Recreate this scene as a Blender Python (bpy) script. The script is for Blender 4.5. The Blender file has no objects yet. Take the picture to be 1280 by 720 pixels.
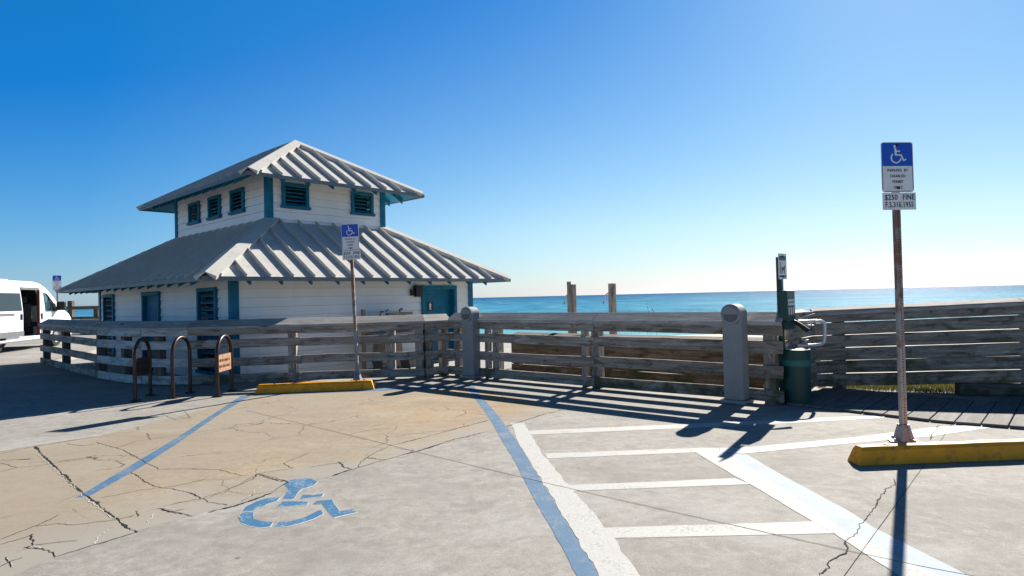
import bpy, bmesh, math, random
from mathutils import Vector, Matrix
from mathutils.noise import noise as pnoise

random.seed(7)
rad = math.radians
S = bpy.context.scene
COL = S.collection

# ------------------------------------------------------------------ camera
FPX, CAM_H = 770.0, 1.4
PITCH, ROLL = math.atan(11.1 / FPX), math.atan(0.0235)
_f = Vector((0, math.cos(PITCH), math.sin(PITCH)))
_r = Vector((1, 0, 0))
_u = Vector((0, -math.sin(PITCH), math.cos(PITCH)))
_r2 = _r * math.cos(ROLL) - _u * math.sin(ROLL)
_u2 = _u * math.cos(ROLL) + _r * math.sin(ROLL)
cam_d = bpy.data.cameras.new('camera')
cam = bpy.data.objects.new('camera', cam_d)
COL.objects.link(cam)
m = Matrix((( _r2.x, _u2.x, -_f.x, 0), (_r2.y, _u2.y, -_f.y, 0), (_r2.z, _u2.z, -_f.z, CAM_H), (0, 0, 0, 1)))
cam.matrix_world = m
cam_d.sensor_width = 36
cam_d.lens = 36 * FPX / 1280
cam_d.clip_start = 0.05
cam_d.clip_end = 60000
S.camera = cam

# ------------------------------------------------------------------ sky and sun
SUN_AZ, SUN_EL = 33.0, 31.8          # azimuth to the right of the view direction
w = bpy.data.worlds.new('World'); S.world = w; w.use_nodes = True
nt = w.node_tree
for n in list(nt.nodes): nt.nodes.remove(n)
sky = nt.nodes.new('ShaderNodeTexSky'); sky.sky_type = 'NISHITA'; sky.sun_disc = False
sky.sun_elevation = rad(SUN_EL); sky.sun_rotation = rad(SUN_AZ)
sky.altitude = 0; sky.air_density = 1.0; sky.dust_density = 0.2; sky.ozone_density = 1.0
EXPOSURE = 1.1
bg = nt.nodes.new('ShaderNodeBackground'); bg.inputs['Strength'].default_value = 0.10
wo = nt.nodes.new('ShaderNodeOutputWorld')
# grade of the raw sky: a per channel power curve that gives the deep blue of the photograph
sepc = nt.nodes.new('ShaderNodeSeparateColor'); comc = nt.nodes.new('ShaderNodeCombineColor')
nt.links.new(sky.outputs[0], sepc.inputs[0])
SKY_KNEE = 4.15
SKY_GAIN = 10.0 / 2 ** EXPOSURE
def wm(op, x, y, z=None):
    n_ = nt.nodes.new('ShaderNodeMath'); n_.operation = op
    for i_, v_ in enumerate((x, y) if z is None else (x, y, z)):
        if isinstance(v_, (int, float)): n_.inputs[i_].default_value = v_
        else: nt.links.new(v_, n_.inputs[i_])
    return n_.outputs[0]
chans = []
for ch, (g_, a_, o_) in enumerate(((1.15, .0476, .100), (.65, .2389, .300), (.65, .2341, 0.0))):
    chans.append(wm('MULTIPLY_ADD', wm('POWER', sepc.outputs[ch], g_), a_ * SKY_GAIN, -o_ * SKY_GAIN))
cb_ = chans[2]
# deep sky high up and away from the sun falls off further and is less saturated
dim = wm('MINIMUM', wm('MAXIMUM', wm('POWER', wm('MULTIPLY', sepc.outputs[2], 1 / SKY_KNEE), 3.2), .13), 1.0)
cr_ = wm('MAXIMUM', chans[0], wm('MULTIPLY', cb_, wm('MULTIPLY_ADD', dim, -.27, .285))); cg_ = wm('MAXIMUM', wm('MAXIMUM', chans[1], wm('MULTIPLY', cb_, wm('MULTIPLY_ADD', dim, -.19, .52))), cr_); cb_ = wm('MAXIMUM', cb_, wm('MULTIPLY', cg_, 1.02))
# pale sea haze low in the sunward half of the sky
tcw = nt.nodes.new('ShaderNodeTexCoord'); spw = nt.nodes.new('ShaderNodeSeparateXYZ'); nt.links.new(tcw.outputs['Generated'], spw.inputs[0])
zz_ = wm('MAXIMUM', spw.outputs[2], 0.0)
mu_ = wm('ADD', wm('MULTIPLY', spw.outputs[0], math.sin(rad(SUN_AZ))), wm('MULTIPLY', spw.outputs[1], math.cos(rad(SUN_AZ))))
az_ = wm('MINIMUM', wm('MAXIMUM', wm('MULTIPLY_ADD', mu_, 2.0, -.75), 0.0), 1.0)
hz_ = wm('MULTIPLY', wm('MULTIPLY', wm('POWER', wm('SUBTRACT', 1.0, zz_), 4.0), wm('MINIMUM', wm('MULTIPLY_ADD', zz_, 8.0, .15), 1.0)), wm('MULTIPLY', az_, SKY_GAIN))
for ch, (v_, h_) in enumerate(((cr_, .29), (cg_, .22), (cb_, .03))): nt.links.new(wm('MULTIPLY_ADD', hz_, h_, wm('MULTIPLY', v_, dim)), comc.inputs[ch])
nt.links.new(comc.outputs[0], bg.inputs[0]); nt.links.new(bg.outputs[0], wo.inputs[0])
sun_d = bpy.data.lights.new('sun', 'SUN'); sun_d.energy = 5.0; sun_d.angle = rad(0.5); sun_d.color = (1.0, 0.93, 0.82)
sun = bpy.data.objects.new('sun', sun_d); COL.objects.link(sun)
sdir = Vector((math.sin(rad(SUN_AZ)) * math.cos(rad(SUN_EL)), math.cos(rad(SUN_AZ)) * math.cos(rad(SUN_EL)), math.sin(rad(SUN_EL))))
sun.rotation_euler = sdir.to_track_quat('Z', 'Y').to_euler()
sun.location = (20, 30, 30)
vs = S.view_settings
vs.view_transform = 'Standard'; vs.look = 'None'; vs.gamma = 1; vs.use_curve_mapping = False
vs.exposure = EXPOSURE

# ------------------------------------------------------------------ survey helper: photo pixel (1280 wide) to a real point on level z
def G(u, v, z=0.0):
    d = _f + _r2 * ((u - 640) / FPX) + _u2 * ((360 - v) / FPX)
    k = (z - CAM_H) / d.z
    return Vector((d.x * k, d.y * k, z))

# ------------------------------------------------------------------ mesh builder
class MB:
    def __init__(s):
        s.v = []; s.f = []; s.uv = []; s.mi = []; s.smooth = []
    def face(s, pts, uv=None, mi=0, sm=False):
        i = len(s.v); s.v += [tuple(p) for p in pts]
        s.f.append(list(range(i, i + len(pts)))); s.uv.append(uv or [(0, 0)] * len(pts)); s.mi.append(mi); s.smooth.append(sm)
    def idx(s, pts, faces, mi=0, sm=False, uvs=None):
        i = len(s.v); s.v += [tuple(p) for p in pts]
        for k, f in enumerate(faces):
            s.f.append([i + q for q in f]); s.uv.append(uvs[k] if uvs else [(0, 0)] * len(f)); s.mi.append(mi); s.smooth.append(sm)
    def hexa(s, c, mi=0, L=None):
        """8 corners: c[0..3] one end loop, c[4..7] the other end loop, with board UVs (u along)."""
        c = [Vector(p) for p in c]
        L = L or (c[4] - c[0]).length
        ou, ov = random.uniform(0, 400), random.uniform(0, 400)
        fs, us = [], []
        acc = 0.0
        for k in range(4):
            k2 = (k + 1) % 4; wd = (c[k2] - c[k]).length
            fs.append([k, k2, 4 + k2, 4 + k])
            us.append([(ou, ov + acc), (ou, ov + acc + wd), (ou + L, ov + acc + wd), (ou + L, ov + acc)])
            acc += wd
        a, b = (c[1] - c[0]).length, (c[3] - c[0]).length
        e = [(ou + 50, ov), (ou + 50, ov + a), (ou + 50 + b * .2, ov + a), (ou + 50 + b * .2, ov)]
        fs += [[3, 2, 1, 0], [4, 5, 6, 7]]; us += [e, e]
        s.idx(c, fs, mi, False, us)
    def board(s, A, B, wdir, W, tdir, T, mi=0):
        """box from A to B; A,B on the axis; W along wdir, T along tdir, both centred"""
        A, B, wd, td = Vector(A), Vector(B), Vector(wdir).normalized(), Vector(tdir).normalized()
        o = [wd * (-W / 2) + td * (-T / 2), wd * (W / 2) + td * (-T / 2), wd * (W / 2) + td * (T / 2), wd * (-W / 2) + td * (T / 2)]
        s.hexa([A + q for q in o] + [B + q for q in o], mi)
    def plank(s, A, B, wdir, W, tdir, T, mi=0, warp=.006):
        A, B, wd, td = Vector(A), Vector(B), Vector(wdir).normalized(), Vector(tdir).normalized()
        L = (B - A).length; n = max(2, int(L / .22)); ou, ov, sd = random.uniform(0, 400), random.uniform(0, 400), random.uniform(0, 90)
        sag = random.uniform(-1, 1) * warp; rings = []
        for i in range(n + 1):
            q = i / n; c = A.lerp(B, q) + wd * (sag * math.sin(math.pi * q) + pnoise(Vector((q * L * .8, sd, 0))) * warp) + td * (pnoise(Vector((q * L * .6, 0, sd))) * warp * .8)
            wl, wh = W / 2 + pnoise(Vector((q * L * 3, sd, 4))) * .004, W / 2 + pnoise(Vector((q * L * 3, sd, 9))) * .004
            rings.append([c - wd * wl - td * T / 2, c + wd * wh - td * T / 2, c + wd * wh + td * T / 2, c - wd * wl + td * T / 2])
        pts = [p for r_ in rings for p in r_]; fs, us = [], []
        for i in range(n):
            acc = 0
            for k in range(4):
                k2 = (k + 1) % 4; wdt = (T, W)[k % 2 == 0]; u0, u1 = ou + L * i / n, ou + L * (i + 1) / n
                fs.append([i * 4 + k, i * 4 + k2, i * 4 + 4 + k2, i * 4 + 4 + k]); us.append([(u0, ov + acc), (u0, ov + acc + wdt), (u1, ov + acc + wdt), (u1, ov + acc)]); acc += wdt
        e = [(ou + 50, ov), (ou + 50, ov + W), (ou + 50.02, ov + W), (ou + 50.02, ov)]
        fs += [[3, 2, 1, 0], [n * 4, n * 4 + 1, n * 4 + 2, n * 4 + 3]]; us += [e, e]
        s.idx(pts, fs, mi, False, us)
    def box(s, x0, x1, y0, y1, z0, z1, mi=0, M=None):
        dx, dy, dz = x1 - x0, y1 - y0, z1 - z0
        if dx >= dy and dx >= dz: c = [(x0, y0, z0), (x0, y0, z1), (x0, y1, z1), (x0, y1, z0), (x1, y0, z0), (x1, y0, z1), (x1, y1, z1), (x1, y1, z0)]
        elif dy >= dz: c = [(x0, y0, z0), (x1, y0, z0), (x1, y0, z1), (x0, y0, z1), (x0, y1, z0), (x1, y1, z0), (x1, y1, z1), (x0, y1, z1)]
        else: c = [(x0, y0, z0), (x1, y0, z0), (x1, y1, z0), (x0, y1, z0), (x0, y0, z1), (x1, y0, z1), (x1, y1, z1), (x0, y1, z1)]
        c = [Vector(p) for p in c]
        if M: c = [M @ p for p in c]
        s.hexa(c, mi)
    def tube(s, path, r, n=10, mi=0, caps=True):
        path = [Vector(p) for p in path]
        rs = r if isinstance(r, (list, tuple)) else [r] * len(path)
        rings = []; up = None
        for i, p in enumerate(path):
            a = path[max(i - 1, 0)]; b = path[min(i + 1, len(path) - 1)]
            t = (b - a).normalized()
            if up is None:
                up = Vector((0, 0, 1)) if abs(t.z) < .9 else Vector((1, 0, 0))
            x = t.cross(up)
            if x.length < 1e-4: up = Vector((0, 1, 0)); x = t.cross(up)
            x.normalize(); y = x.cross(t).normalized(); up = y
            rings.append([p + (x * math.cos(2 * math.pi * k / n) + y * math.sin(2 * math.pi * k / n)) * rs[i] for k in range(n)])
        pts = [q for ring in rings for q in ring]; fs = []
        for i in range(len(path) - 1):
            for k in range(n):
                k2 = (k + 1) % n
                fs.append([i * n + k, i * n + k2, (i + 1) * n + k2, (i + 1) * n + k])
        s.idx(pts, fs, mi, True)
        if caps:
            s.face(list(reversed(rings[0])), mi=mi); s.face(rings[-1], mi=mi)
    def lathe(s, prof, c=(0, 0, 0), n=32, mi=0, sm=True):
        c = Vector(c); pts = []; fs = []
        for r_, z in prof:
            for k in range(n):
                a = 2 * math.pi * k / n; pts.append(c + Vector((r_ * math.cos(a), r_ * math.sin(a), z)))
        for i in range(len(prof) - 1):
            for k in range(n):
                k2 = (k + 1) % n; fs.append([i * n + k, i * n + k2, (i + 1) * n + k2, (i + 1) * n + k])
        s.idx(pts, fs, mi, sm)
    def prism(s, poly, d, M=None, mi=0):
        """2D polygon in XY extruded 0..d in Z, through matrix M"""
        M = M or Matrix()
        n = len(poly)
        a = [M @ Vector((x, y, 0)) for x, y in poly]; b = [M @ Vector((x, y, d)) for x, y in poly]
        s.face(list(reversed(a)), mi=mi); s.face(b, mi=mi)
        for k in range(n):
            k2 = (k + 1) % n; s.face([a[k], a[k2], b[k2], b[k]], mi=mi)
    def build(s, name, mats, parent=None, bevel=0, merge=True, loc=None):
        me = bpy.data.meshes.new(name)
        me.from_pydata(s.v, [], s.f)
        if not isinstance(mats, (list, tuple)): mats = [mats]
        for q in mats: me.materials.append(q)
        uvl = me.uv_layers.new(name='UVMap')
        li = 0
        for pi, p in enumerate(me.polygons):
            p.material_index = s.mi[pi]; p.use_smooth = s.smooth[pi]
            for k in range(len(s.f[pi])):
                uvl.data[li].uv = s.uv[pi][k]; li += 1
        if merge:
            bm = bmesh.new(); bm.from_mesh(me)
            bmesh.ops.remove_doubles(bm, verts=bm.verts, dist=0.0002)
            bmesh.ops.recalc_face_normals(bm, faces=bm.faces)
            bm.to_mesh(me); bm.free()
            if any(s.smooth): me.set_sharp_from_angle(angle=rad(40))
        me.update()
        o = bpy.data.objects.new(name, me); COL.objects.link(o)
        if parent: o.parent = parent
        if loc: o.location = loc
        if bevel:
            b = o.modifiers.new('bevel', 'BEVEL'); b.width = bevel; b.segments = 2; b.limit_method = 'ANGLE'; b.angle_limit = rad(35)
        return o

def empty(name, loc=(0, 0, 0), rz=0.0):
    o = bpy.data.objects.new(name, None); COL.objects.link(o); o.location = loc; o.rotation_euler = (0, 0, rz); o.empty_display_size = .2
    return o
def tag(o, label=None, cat=None, group=None, kind=None):
    if label: o['label'] = label
    if cat: o['category'] = cat
    if group: o['group'] = group
    if kind: o['kind'] = kind
    return o
def struct(o): o['kind'] = 'structure'; return o
def copy_tree(o, parent=None):
    c = o.copy(); COL.objects.link(c)
    if parent: c.parent = parent
    for ch in list(o.children): copy_tree(ch, c)
    return c

# ------------------------------------------------------------------ materials
class NT:
    def __init__(s, name):
        s.m = bpy.data.materials.new(name); s.m.use_nodes = True; s.t = s.m.node_tree
        s.b = s.t.nodes['Principled BSDF']
    def n(s, ty, **kw):
        nd = s.t.nodes.new(ty)
        for k, v in kw.items():
            if k.startswith('i_'): nd.inputs[k[2:].replace('_', ' ')].default_value = v
            else: setattr(nd, k, v)
        return nd
    def l(s, a, b): s.t.links.new(a, b)
    def coord(s, which='Object', scale=(1, 1, 1), loc=(0, 0, 0)):
        tc = s.n('ShaderNodeTexCoord'); mp = s.n('ShaderNodeMapping'); mp.inputs['Scale'].default_value = scale; mp.inputs['Location'].default_value = loc
        s.l(tc.outputs[which], mp.inputs[0]); return mp.outputs[0]
    def noise(s, vec, scale, detail=4, rough=.55, dist=0.0):
        q = s.n('ShaderNodeTexNoise'); q.inputs['Scale'].default_value = scale; q.inputs['Detail'].default_value = detail
        q.inputs['Roughness'].default_value = rough; q.inputs['Distortion'].default_value = dist; s.l(vec, q.inputs['Vector']); return q.outputs[0]
    def ramp(s, fac, stops, interp='LINEAR'):
        q = s.n('ShaderNodeValToRGB'); e = q.color_ramp; e.interpolation = interp
        while len(e.elements) < len(stops): e.elements.new(.5)
        for el, (p, c) in zip(e.elements, stops):
            el.position = p; el.color = (c, c, c, 1) if isinstance(c, (int, float)) else (*c, 1)
        s.l(fac, q.inputs[0]); return q.outputs[0]
    def mix(s, fac, a, b, mode='MIX'):
        q = s.n('ShaderNodeMix', data_type='RGBA', blend_type=mode)
        for sock, val in ((q.inputs[0], fac), (q.inputs[6], a), (q.inputs[7], b)):
            if isinstance(val, (int, float)): sock.default_value = val
            elif isinstance(val, tuple): sock.default_value = (*val, 1) if len(val) == 3 else val
            else: s.l(val, sock)
        return q.outputs[2]
    def math(s, op, a, b=0.0, clamp=False):
        q = s.n('ShaderNodeMath', operation=op, use_clamp=clamp)
        for i, val in enumerate((a, b)):
            if isinstance(val, (int, float)): q.inputs[i].default_value = val
            else: s.l(val, q.inputs[i])
        return q.outputs[0]
    def bump(s, h, strength=.3, dist=.01, prev=None):
        q = s.n('ShaderNodeBump'); q.inputs['Strength'].default_value = strength; q.inputs['Distance'].default_value = dist
        s.l(h, q.inputs['Height'])
        if prev: s.l(prev, q.inputs['Normal'])
        return q.outputs[0]
    def out(s, col=None, rough=None, normal=None, metal=None, spec=None):
        b = s.b
        for name, val in (('Base Color', col), ('Roughness', rough), ('Normal', normal), ('Metallic', metal), ('Specular IOR Level', spec)):
            if val is None: continue
            if isinstance(val, (int, float)): b.inputs[name].default_value = val
            elif isinstance(val, tuple): b.inputs[name].default_value = (*val, 1)
            else: s.l(val, b.inputs[name])
        return s.m

def paint(name, col, rough=.5, var=.12, metal=0.0, scale=6.0, dirt=None, bump=.0, spec=.4):
    t = NT(name); v = t.coord('Object')
    a = t.noise(v, scale, 5)
    c = t.mix(t.ramp(a, [(.3, 0.0), (.7, 1.0)]), tuple(x * (1 - var) for x in col), tuple(min(1, x * (1 + var)) for x in col))
    if dirt:
        d = t.noise(v, scale * 2.3, 8, .65)
        c = t.mix(t.ramp(d, [(.54, 0.0), (.66, .75)]), c, dirt)
    nrm = t.bump(t.noise(v, scale * 14, 3), bump, .004) if bump else None
    return t.out(c, rough, nrm, metal, spec)

def wood(name, dark, mid, light, moss=0.0, white=0.0, grain=1.0):
    t = NT(name); tc = t.n('ShaderNodeTexCoord'); uv = tc.outputs['UV']
    def mp(sx, sy):
        q = t.n('ShaderNodeMapping'); q.inputs['Scale'].default_value = (sx, sy, 1); t.l(uv, q.inputs[0]); return q.outputs[0]
    g1 = t.noise(mp(1.3, 26), 1, 6, .65, .3)
    g2 = t.noise(mp(.45, 2.5), 1, 4, .6, .2)
    g3 = t.noise(mp(2.5, 95), 1, 3, .6)
    patch = t.noise(mp(3.0, 11), 1, 7, .68, .8)
    c = t.ramp(g1, [(.28, dark), (.48, mid), (.72, light)])
    c = t.mix(t.ramp(g2, [(.3, .75), (.7, 0.0)]), c, tuple(x * .55 for x in mid))
    c = t.mix(t.ramp(patch, [(.53, 0.0), (.60, .75)]), c, tuple(x * 1.0 for x in dark))
    c = t.mix(t.ramp(patch, [(.34, .55), (.44, 0.0)]), c, light)
    ck = t.ramp(g3, [(.30, 1.0), (.37, 0.0)])
    c = t.mix(t.math('MULTIPLY', ck, .8), c, tuple(x * .25 for x in dark))
    vo = t.n('ShaderNodeTexVoronoi'); vo.inputs['Scale'].default_value = 1; t.l(mp(1.1, 5.5), vo.inputs['Vector'])
    kn = t.ramp(vo.outputs['Distance'], [(.05, 1.0), (.12, 0.0)])
    c = t.mix(t.math('MULTIPLY', kn, .85), c, (.035, .028, .022))
    if white > 0:
        wn = t.noise(mp(2.2, 9), 1, 8, .7, .6)
        c = t.mix(t.ramp(wn, [(.5 - white * .12, 0.0), (.56, .85)]), c, (.62, .62, .60))
    if moss > 0:
        geo = t.n('ShaderNodeNewGeometry'); sp = t.n('ShaderNodeSeparateXYZ'); t.l(geo.outputs['Position'], sp.inputs[0])
        mn = t.noise(geo.outputs['Position'], 2.1, 6, .65)
        zf = t.math('SUBTRACT', mn, t.math('MULTIPLY', sp.outputs[2], .34))
        c = t.mix(t.ramp(zf, [(.50 - moss * .08, 0.0), (.62 - moss * .08, .8)]), c, (.050, .062, .022))
    h = t.math('SUBTRACT', g1, t.math('MULTIPLY', ck, .8))
    return t.out(c, .85, t.bump(h, .55 * grain, .006), 0.0, .2)

def concrete(name, a, b, scale=1.0, streak=.5, stain=(.20, .18, .16), light=(.52, .51, .49), warm=False):
    t = NT(name); v = t.coord('Object')
    n1 = t.noise(v, .45 * scale, 6, .6, .3); n2 = t.noise(v, 3.2 * scale, 6, .62, .4); n3 = t.noise(v, 55, 6, .8); n4 = t.noise(v, 150, 3, .7)
    c = t.mix(t.ramp(n1, [(.35, 0.0), (.65, 1.0)]), a, b)
    c = t.mix(t.ramp(n2, [(.46, 0.0), (.66, .42)]), c, stain)
    n5 = t.noise(v, 11 * scale, 6, .7, .5)
    c = t.mix(t.ramp(n5, [(.36, .5), (.5, 0.0), (.66, .45)]), c, t.mix(t.ramp(n5, [(.45, 0.0), (.55, 1.0)]), tuple(x * .7 for x in a), tuple(min(1, x * 1.3) for x in b)))
    st = t.noise(t.coord('Object', (1.5, 3.2, 1)), .9, 8, .7, 1.6)
    c = t.mix(t.math('MULTIPLY', t.ramp(st, [(.50, 0.0), (.66, 1.0)]), streak), c, light)
    c = t.mix(t.ramp(n3, [(.35, .6), (.46, 0.0)]), c, tuple(x * .52 for x in a)); c = t.mix(t.ramp(n3, [(.56, 0.0), (.68, .35)]), c, tuple(min(1, x * 1.4) for x in b))
    big = t.noise(t.coord('Object', (.55, 1.1, 1), (7, 2, 0)), .9, 7, .62, .8)
    c = t.mix(t.ramp(big, [(.50, 0.0), (.68, .5)]), c, tuple(x * .74 for x in a)); c = t.mix(t.ramp(big, [(.32, .45), (.46, 0.0)]), c, light)
    c = t.mix(t.ramp(n4, [(.34, .65), (.47, 0.0)]), c, tuple(x * .7 for x in stain))
    c = t.mix(t.ramp(n4, [(.55, 0.0), (.68, .5)]), c, light)
    vo = t.n('ShaderNodeTexVoronoi'); vo.inputs['Scale'].default_value = 2.2; t.l(v, vo.inputs['Vector'])
    sp = t.ramp(vo.outputs['Distance'], [(.025, 1.0), (.045, 0.0)])
    spm = t.math('MULTIPLY', sp, t.ramp(t.noise(v, 1.7, 2), [(.52, 0.0), (.56, .8)]))
    c = t.mix(spm, c, (.09, .08, .07))
    if warm:
        n6 = t.noise(v, .7, 4, .55)
        spx = t.n('ShaderNodeSeparateXYZ'); t.l(v, spx.inputs[0])
        gx = t.math('ADD', t.math('MULTIPLY', t.math('ADD', spx.outputs[0], 3.2), .30), t.math('MULTIPLY', t.math('SUBTRACT', n6, .5), 1.6))   # rust stain strongest by the inner corner
        c = t.mix(t.ramp(gx, [(.0, .62), (.55, 0.0)]), c, (.265, .232, .188)); c = t.mix(t.ramp(gx, [(.45, 0.0), (1.0, .55)]), c, (.36, .235, .12))
        p0_, p1_ = Vector((-2.96, 3.32)), Vector((.66, 7.62)); dd_ = (p1_ - p0_).normalized(); nn_ = Vector((-dd_.y, dd_.x))
        dist = t.math('ADD', t.math('ADD', t.math('MULTIPLY', spx.outputs[0], nn_.x), t.math('MULTIPLY', spx.outputs[1], nn_.y)), -p0_.dot(nn_))
        dist = t.math('ADD', dist, t.math('MULTIPLY', t.math('SUBTRACT', t.noise(v, 1.6, 6, .65), .5), 1.3))
        c = t.mix(t.ramp(t.math('MULTIPLY', dist, .8), [(.0, .9), (.55, 0.0)]), c, t.mix(n6, (.255, .238, .21), (.305, .288, .258)))
        bs = t.noise(t.coord('Object', (.5, 1.6, 1), (3, 1, 0)), 1, 6, .65, .6)
        c = t.mix(t.ramp(bs, [(.52, 0.0), (.72, .5)]), c, (.21, .155, .10))
        vc = t.n('ShaderNodeTexVoronoi', feature='DISTANCE_TO_EDGE'); vc.inputs['Scale'].default_value = 1.5
        wv = t.n('ShaderNodeMix', data_type='VECTOR'); dn = t.n('ShaderNodeTexNoise'); dn.inputs['Scale'].default_value = 3.0; dn.inputs['Detail'].default_value = 6; t.l(v, dn.inputs['Vector'])
        wv.inputs[0].default_value = .22; t.l(v, wv.inputs[4]); t.l(dn.outputs['Color'], wv.inputs[5]); t.l(wv.outputs[1], vc.inputs['Vector'])
        ck = t.math('MULTIPLY', t.ramp(vc.outputs['Distance'], [(.003, 1.0), (.0075, 0.0)]), t.ramp(t.noise(v, .9, 3), [(.47, 0.0), (.56, .85)]))
        c = t.mix(ck, c, (.03, .026, .02))
    nr = t.bump(n3, .18, .006); nr = t.bump(n4, .25, .003, nr)
    return t.out(c, .88, nr, 0.0, .25)

M = {}
M['concrete'] = concrete('grey concrete', (.268, .254, .232), (.322, .308, .284), 1, .32, (.165, .156, .142), (.41, .405, .395))
M['concrete_old'] = concrete('tan stained concrete', (.285, .225, .150), (.335, .280, .205), 1.6, .35, (.205, .16, .11), (.41, .37, .31), True)
M['sand'] = concrete('beach sand', (.46, .42, .34), (.54, .49, .41), 1, .2, (.40, .36, .29), (.58, .54, .47))
M['yard'] = concrete('pale concrete', (.30, .29, .27), (.36, .35, .33), 1, .4, (.22, .21, .19), (.42, .41, .39))
M['wood'] = wood('weathered grey wood', (.125, .098, .076), (.385, .328, .272), (.64, .58, .51), moss=.25)
M['wood_cap'] = wood('bleached cap board', (.30, .275, .25), (.46, .43, .40), (.62, .585, .55))
M['wood_white'] = wood('wood with worn whitewash', (.14, .12, .105), (.33, .31, .29), (.52, .50, .48), moss=.1, white=1.2)
M['wood_moss'] = wood('mossy weathered wood', (.105, .082, .062), (.345, .288, .232), (.59, .53, .455), moss=1.1)
M['wood_dark'] = wood('dark brown wood', (.065, .048, .036), (.175, .135, .102), (.30, .25, .20), moss=.3)
M['teal'] = paint('teal trim paint', (.008, .150, .250), .6, .18, 0, 5, (.015, .11, .18), .15, .2)
M['louvre_shade'] = paint('dark louvre void', (.006, .010, .016), .7)  # near-black sheet colour stands for the shade behind the slats
M['roof'] = paint('grey painted metal roof', (.525, .512, .485), .85, .06, 0.0, 3, (.42, .41, .385), .05, .05)
M['fascia'] = paint('grey roof edge metal', (.13, .165, .18), .5, .12, .2, 4)
M['black'] = paint('black plastic', (.014, .014, .016), .45, .2)
M['white'] = paint('white sign sheet', (.74, .74, .74), .42, .04, 0, 9, (.62, .61, .58))
M['blue_sign'] = paint('blue sign sheet', (.010, .085, .50), .4, .06)
M['yellow'] = paint('worn yellow paint', (.82, .33, .006), .6, .14, 0, 5, (.42, .17, .02), .3)
M['bronze'] = paint('dark bronze tube', (.050, .028, .020), .38, .3, .35, 12, (.13, .05, .02))
M['rustplate'] = paint('rusty orange plate', (.40, .22, .13), .7, .25, 0, 14, (.20, .08, .04), .2)
M['bollard'] = paint('grey cast concrete', (.27, .275, .28), .75, .08, 0, 5, (.22, .22, .22), .3)
M['green'] = paint('dark green enamel', (.005, .052, .042), .4, .15, 0, 7)
M['steel_white'] = paint('pale galvanised pipe', (.62, .62, .62), .35, .08, .3)
M['vanwhite'] = paint('white car paint', (.80, .81, .83), .25, .02, 0, 3, None, 0, .5)
M['vangrey'] = paint('grey plastic cladding', (.12, .125, .13), .6)
M['chrome'] = paint('brushed step metal', (.55, .56, .58), .35, .1, .7)
M['rubber'] = paint('tyre rubber', (.015, .015, .016), .85)
M['darkcloth'] = paint('dark seat cloth', (.035, .036, .04), .9)
M['tan'] = paint('tan weathered panel', (.30, .24, .175), .8, .2, 0, 5, (.19, .15, .10))
M['red'] = paint('dark red fringe on door edge', (.16, .035, .035), .5)  # lens colour fringe along the pillar, painted in as dark red

def glass(name, col):
    t = NT(name); t.b.inputs['Base Color'].default_value = (*col, 1); t.b.inputs['Roughness'].default_value = .06; t.b.inputs['Specular IOR Level'].default_value = .8
    return t.m
M['glass'] = glass('dark tinted glass', (.012, .016, .022))
M['glass_blue'] = glass('side window glass', (.03, .10, .13))

def siding():
    t = NT('white lap siding paint'); v = t.coord('Object')
    a = t.noise(t.coord('Object', (1, 1, .35)), 1.3, 6, .6)
    c = t.ramp(a, [(.3, (.79, .79, .78)), (.7, (.87, .87, .86))])
    d = t.noise(t.coord('Object', (6, 6, .8)), 1.0, 7, .7)
    c = t.mix(t.ramp(d, [(.58, 0.0), (.74, .35)]), c, (.55, .53, .49))
    return t.out(c, .6, t.bump(t.noise(t.coord('Object', (8, 8, 40)), 1, 4), .12, .004), 0, .35)
M['siding'] = siding()

def gpaint(name, col, under, wear=.5):
    t = NT(name); v = t.coord('Object')
    a = t.noise(v, 5, 6, .65); b = t.noise(v, 48, 5, .72); st = t.noise(t.coord('Object', (9, 1.6, 1)), 1, 5, .7)
    c = t.mix(t.ramp(a, [(.3, 0.0), (.7, 1.0)]), tuple(x * .88 for x in col), tuple(min(.85, x * 1.1) for x in col))
    mm = t.math('ADD', t.math('MULTIPLY', a, .45), t.math('MULTIPLY', b, .55))
    c = t.mix(t.ramp(mm, [(.565 - wear * .06, 0.0), (.66 - wear * .06, .9)]), c, under)
    c = t.mix(t.ramp(st, [(.58, 0.0), (.75, .3)]), c, under)
    return t.out(c, .75, t.bump(t.noise(v, 90, 3), .2, .004), 0, .3)
M['p_white'] = gpaint('white road paint', (.43, .43, .42), (.27, .262, .245), .95)
M['p_blue'] = gpaint('blue road paint', (.055, .140, .250), (.21, .21, .205), .95)
M['p_symbol'] = gpaint('blue symbol paint', (.030, .130, .260), (.33, .35, .37), .7)
M['p_pale'] = gpaint('pale blue worn paint', (.285, .345, .42), (.28, .28, .27), .7)
M['p_undercoat'] = gpaint('white undercoat paint', (.46, .48, .50), (.25, .24, .23), .9)
M['crack'] = paint('dark crack filling', (.008, .007, .006), .95, .3)
M['chalk'] = gpaint('chalky crack residue', (.48, .47, .45), (.24, .22, .19), .9)

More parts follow.
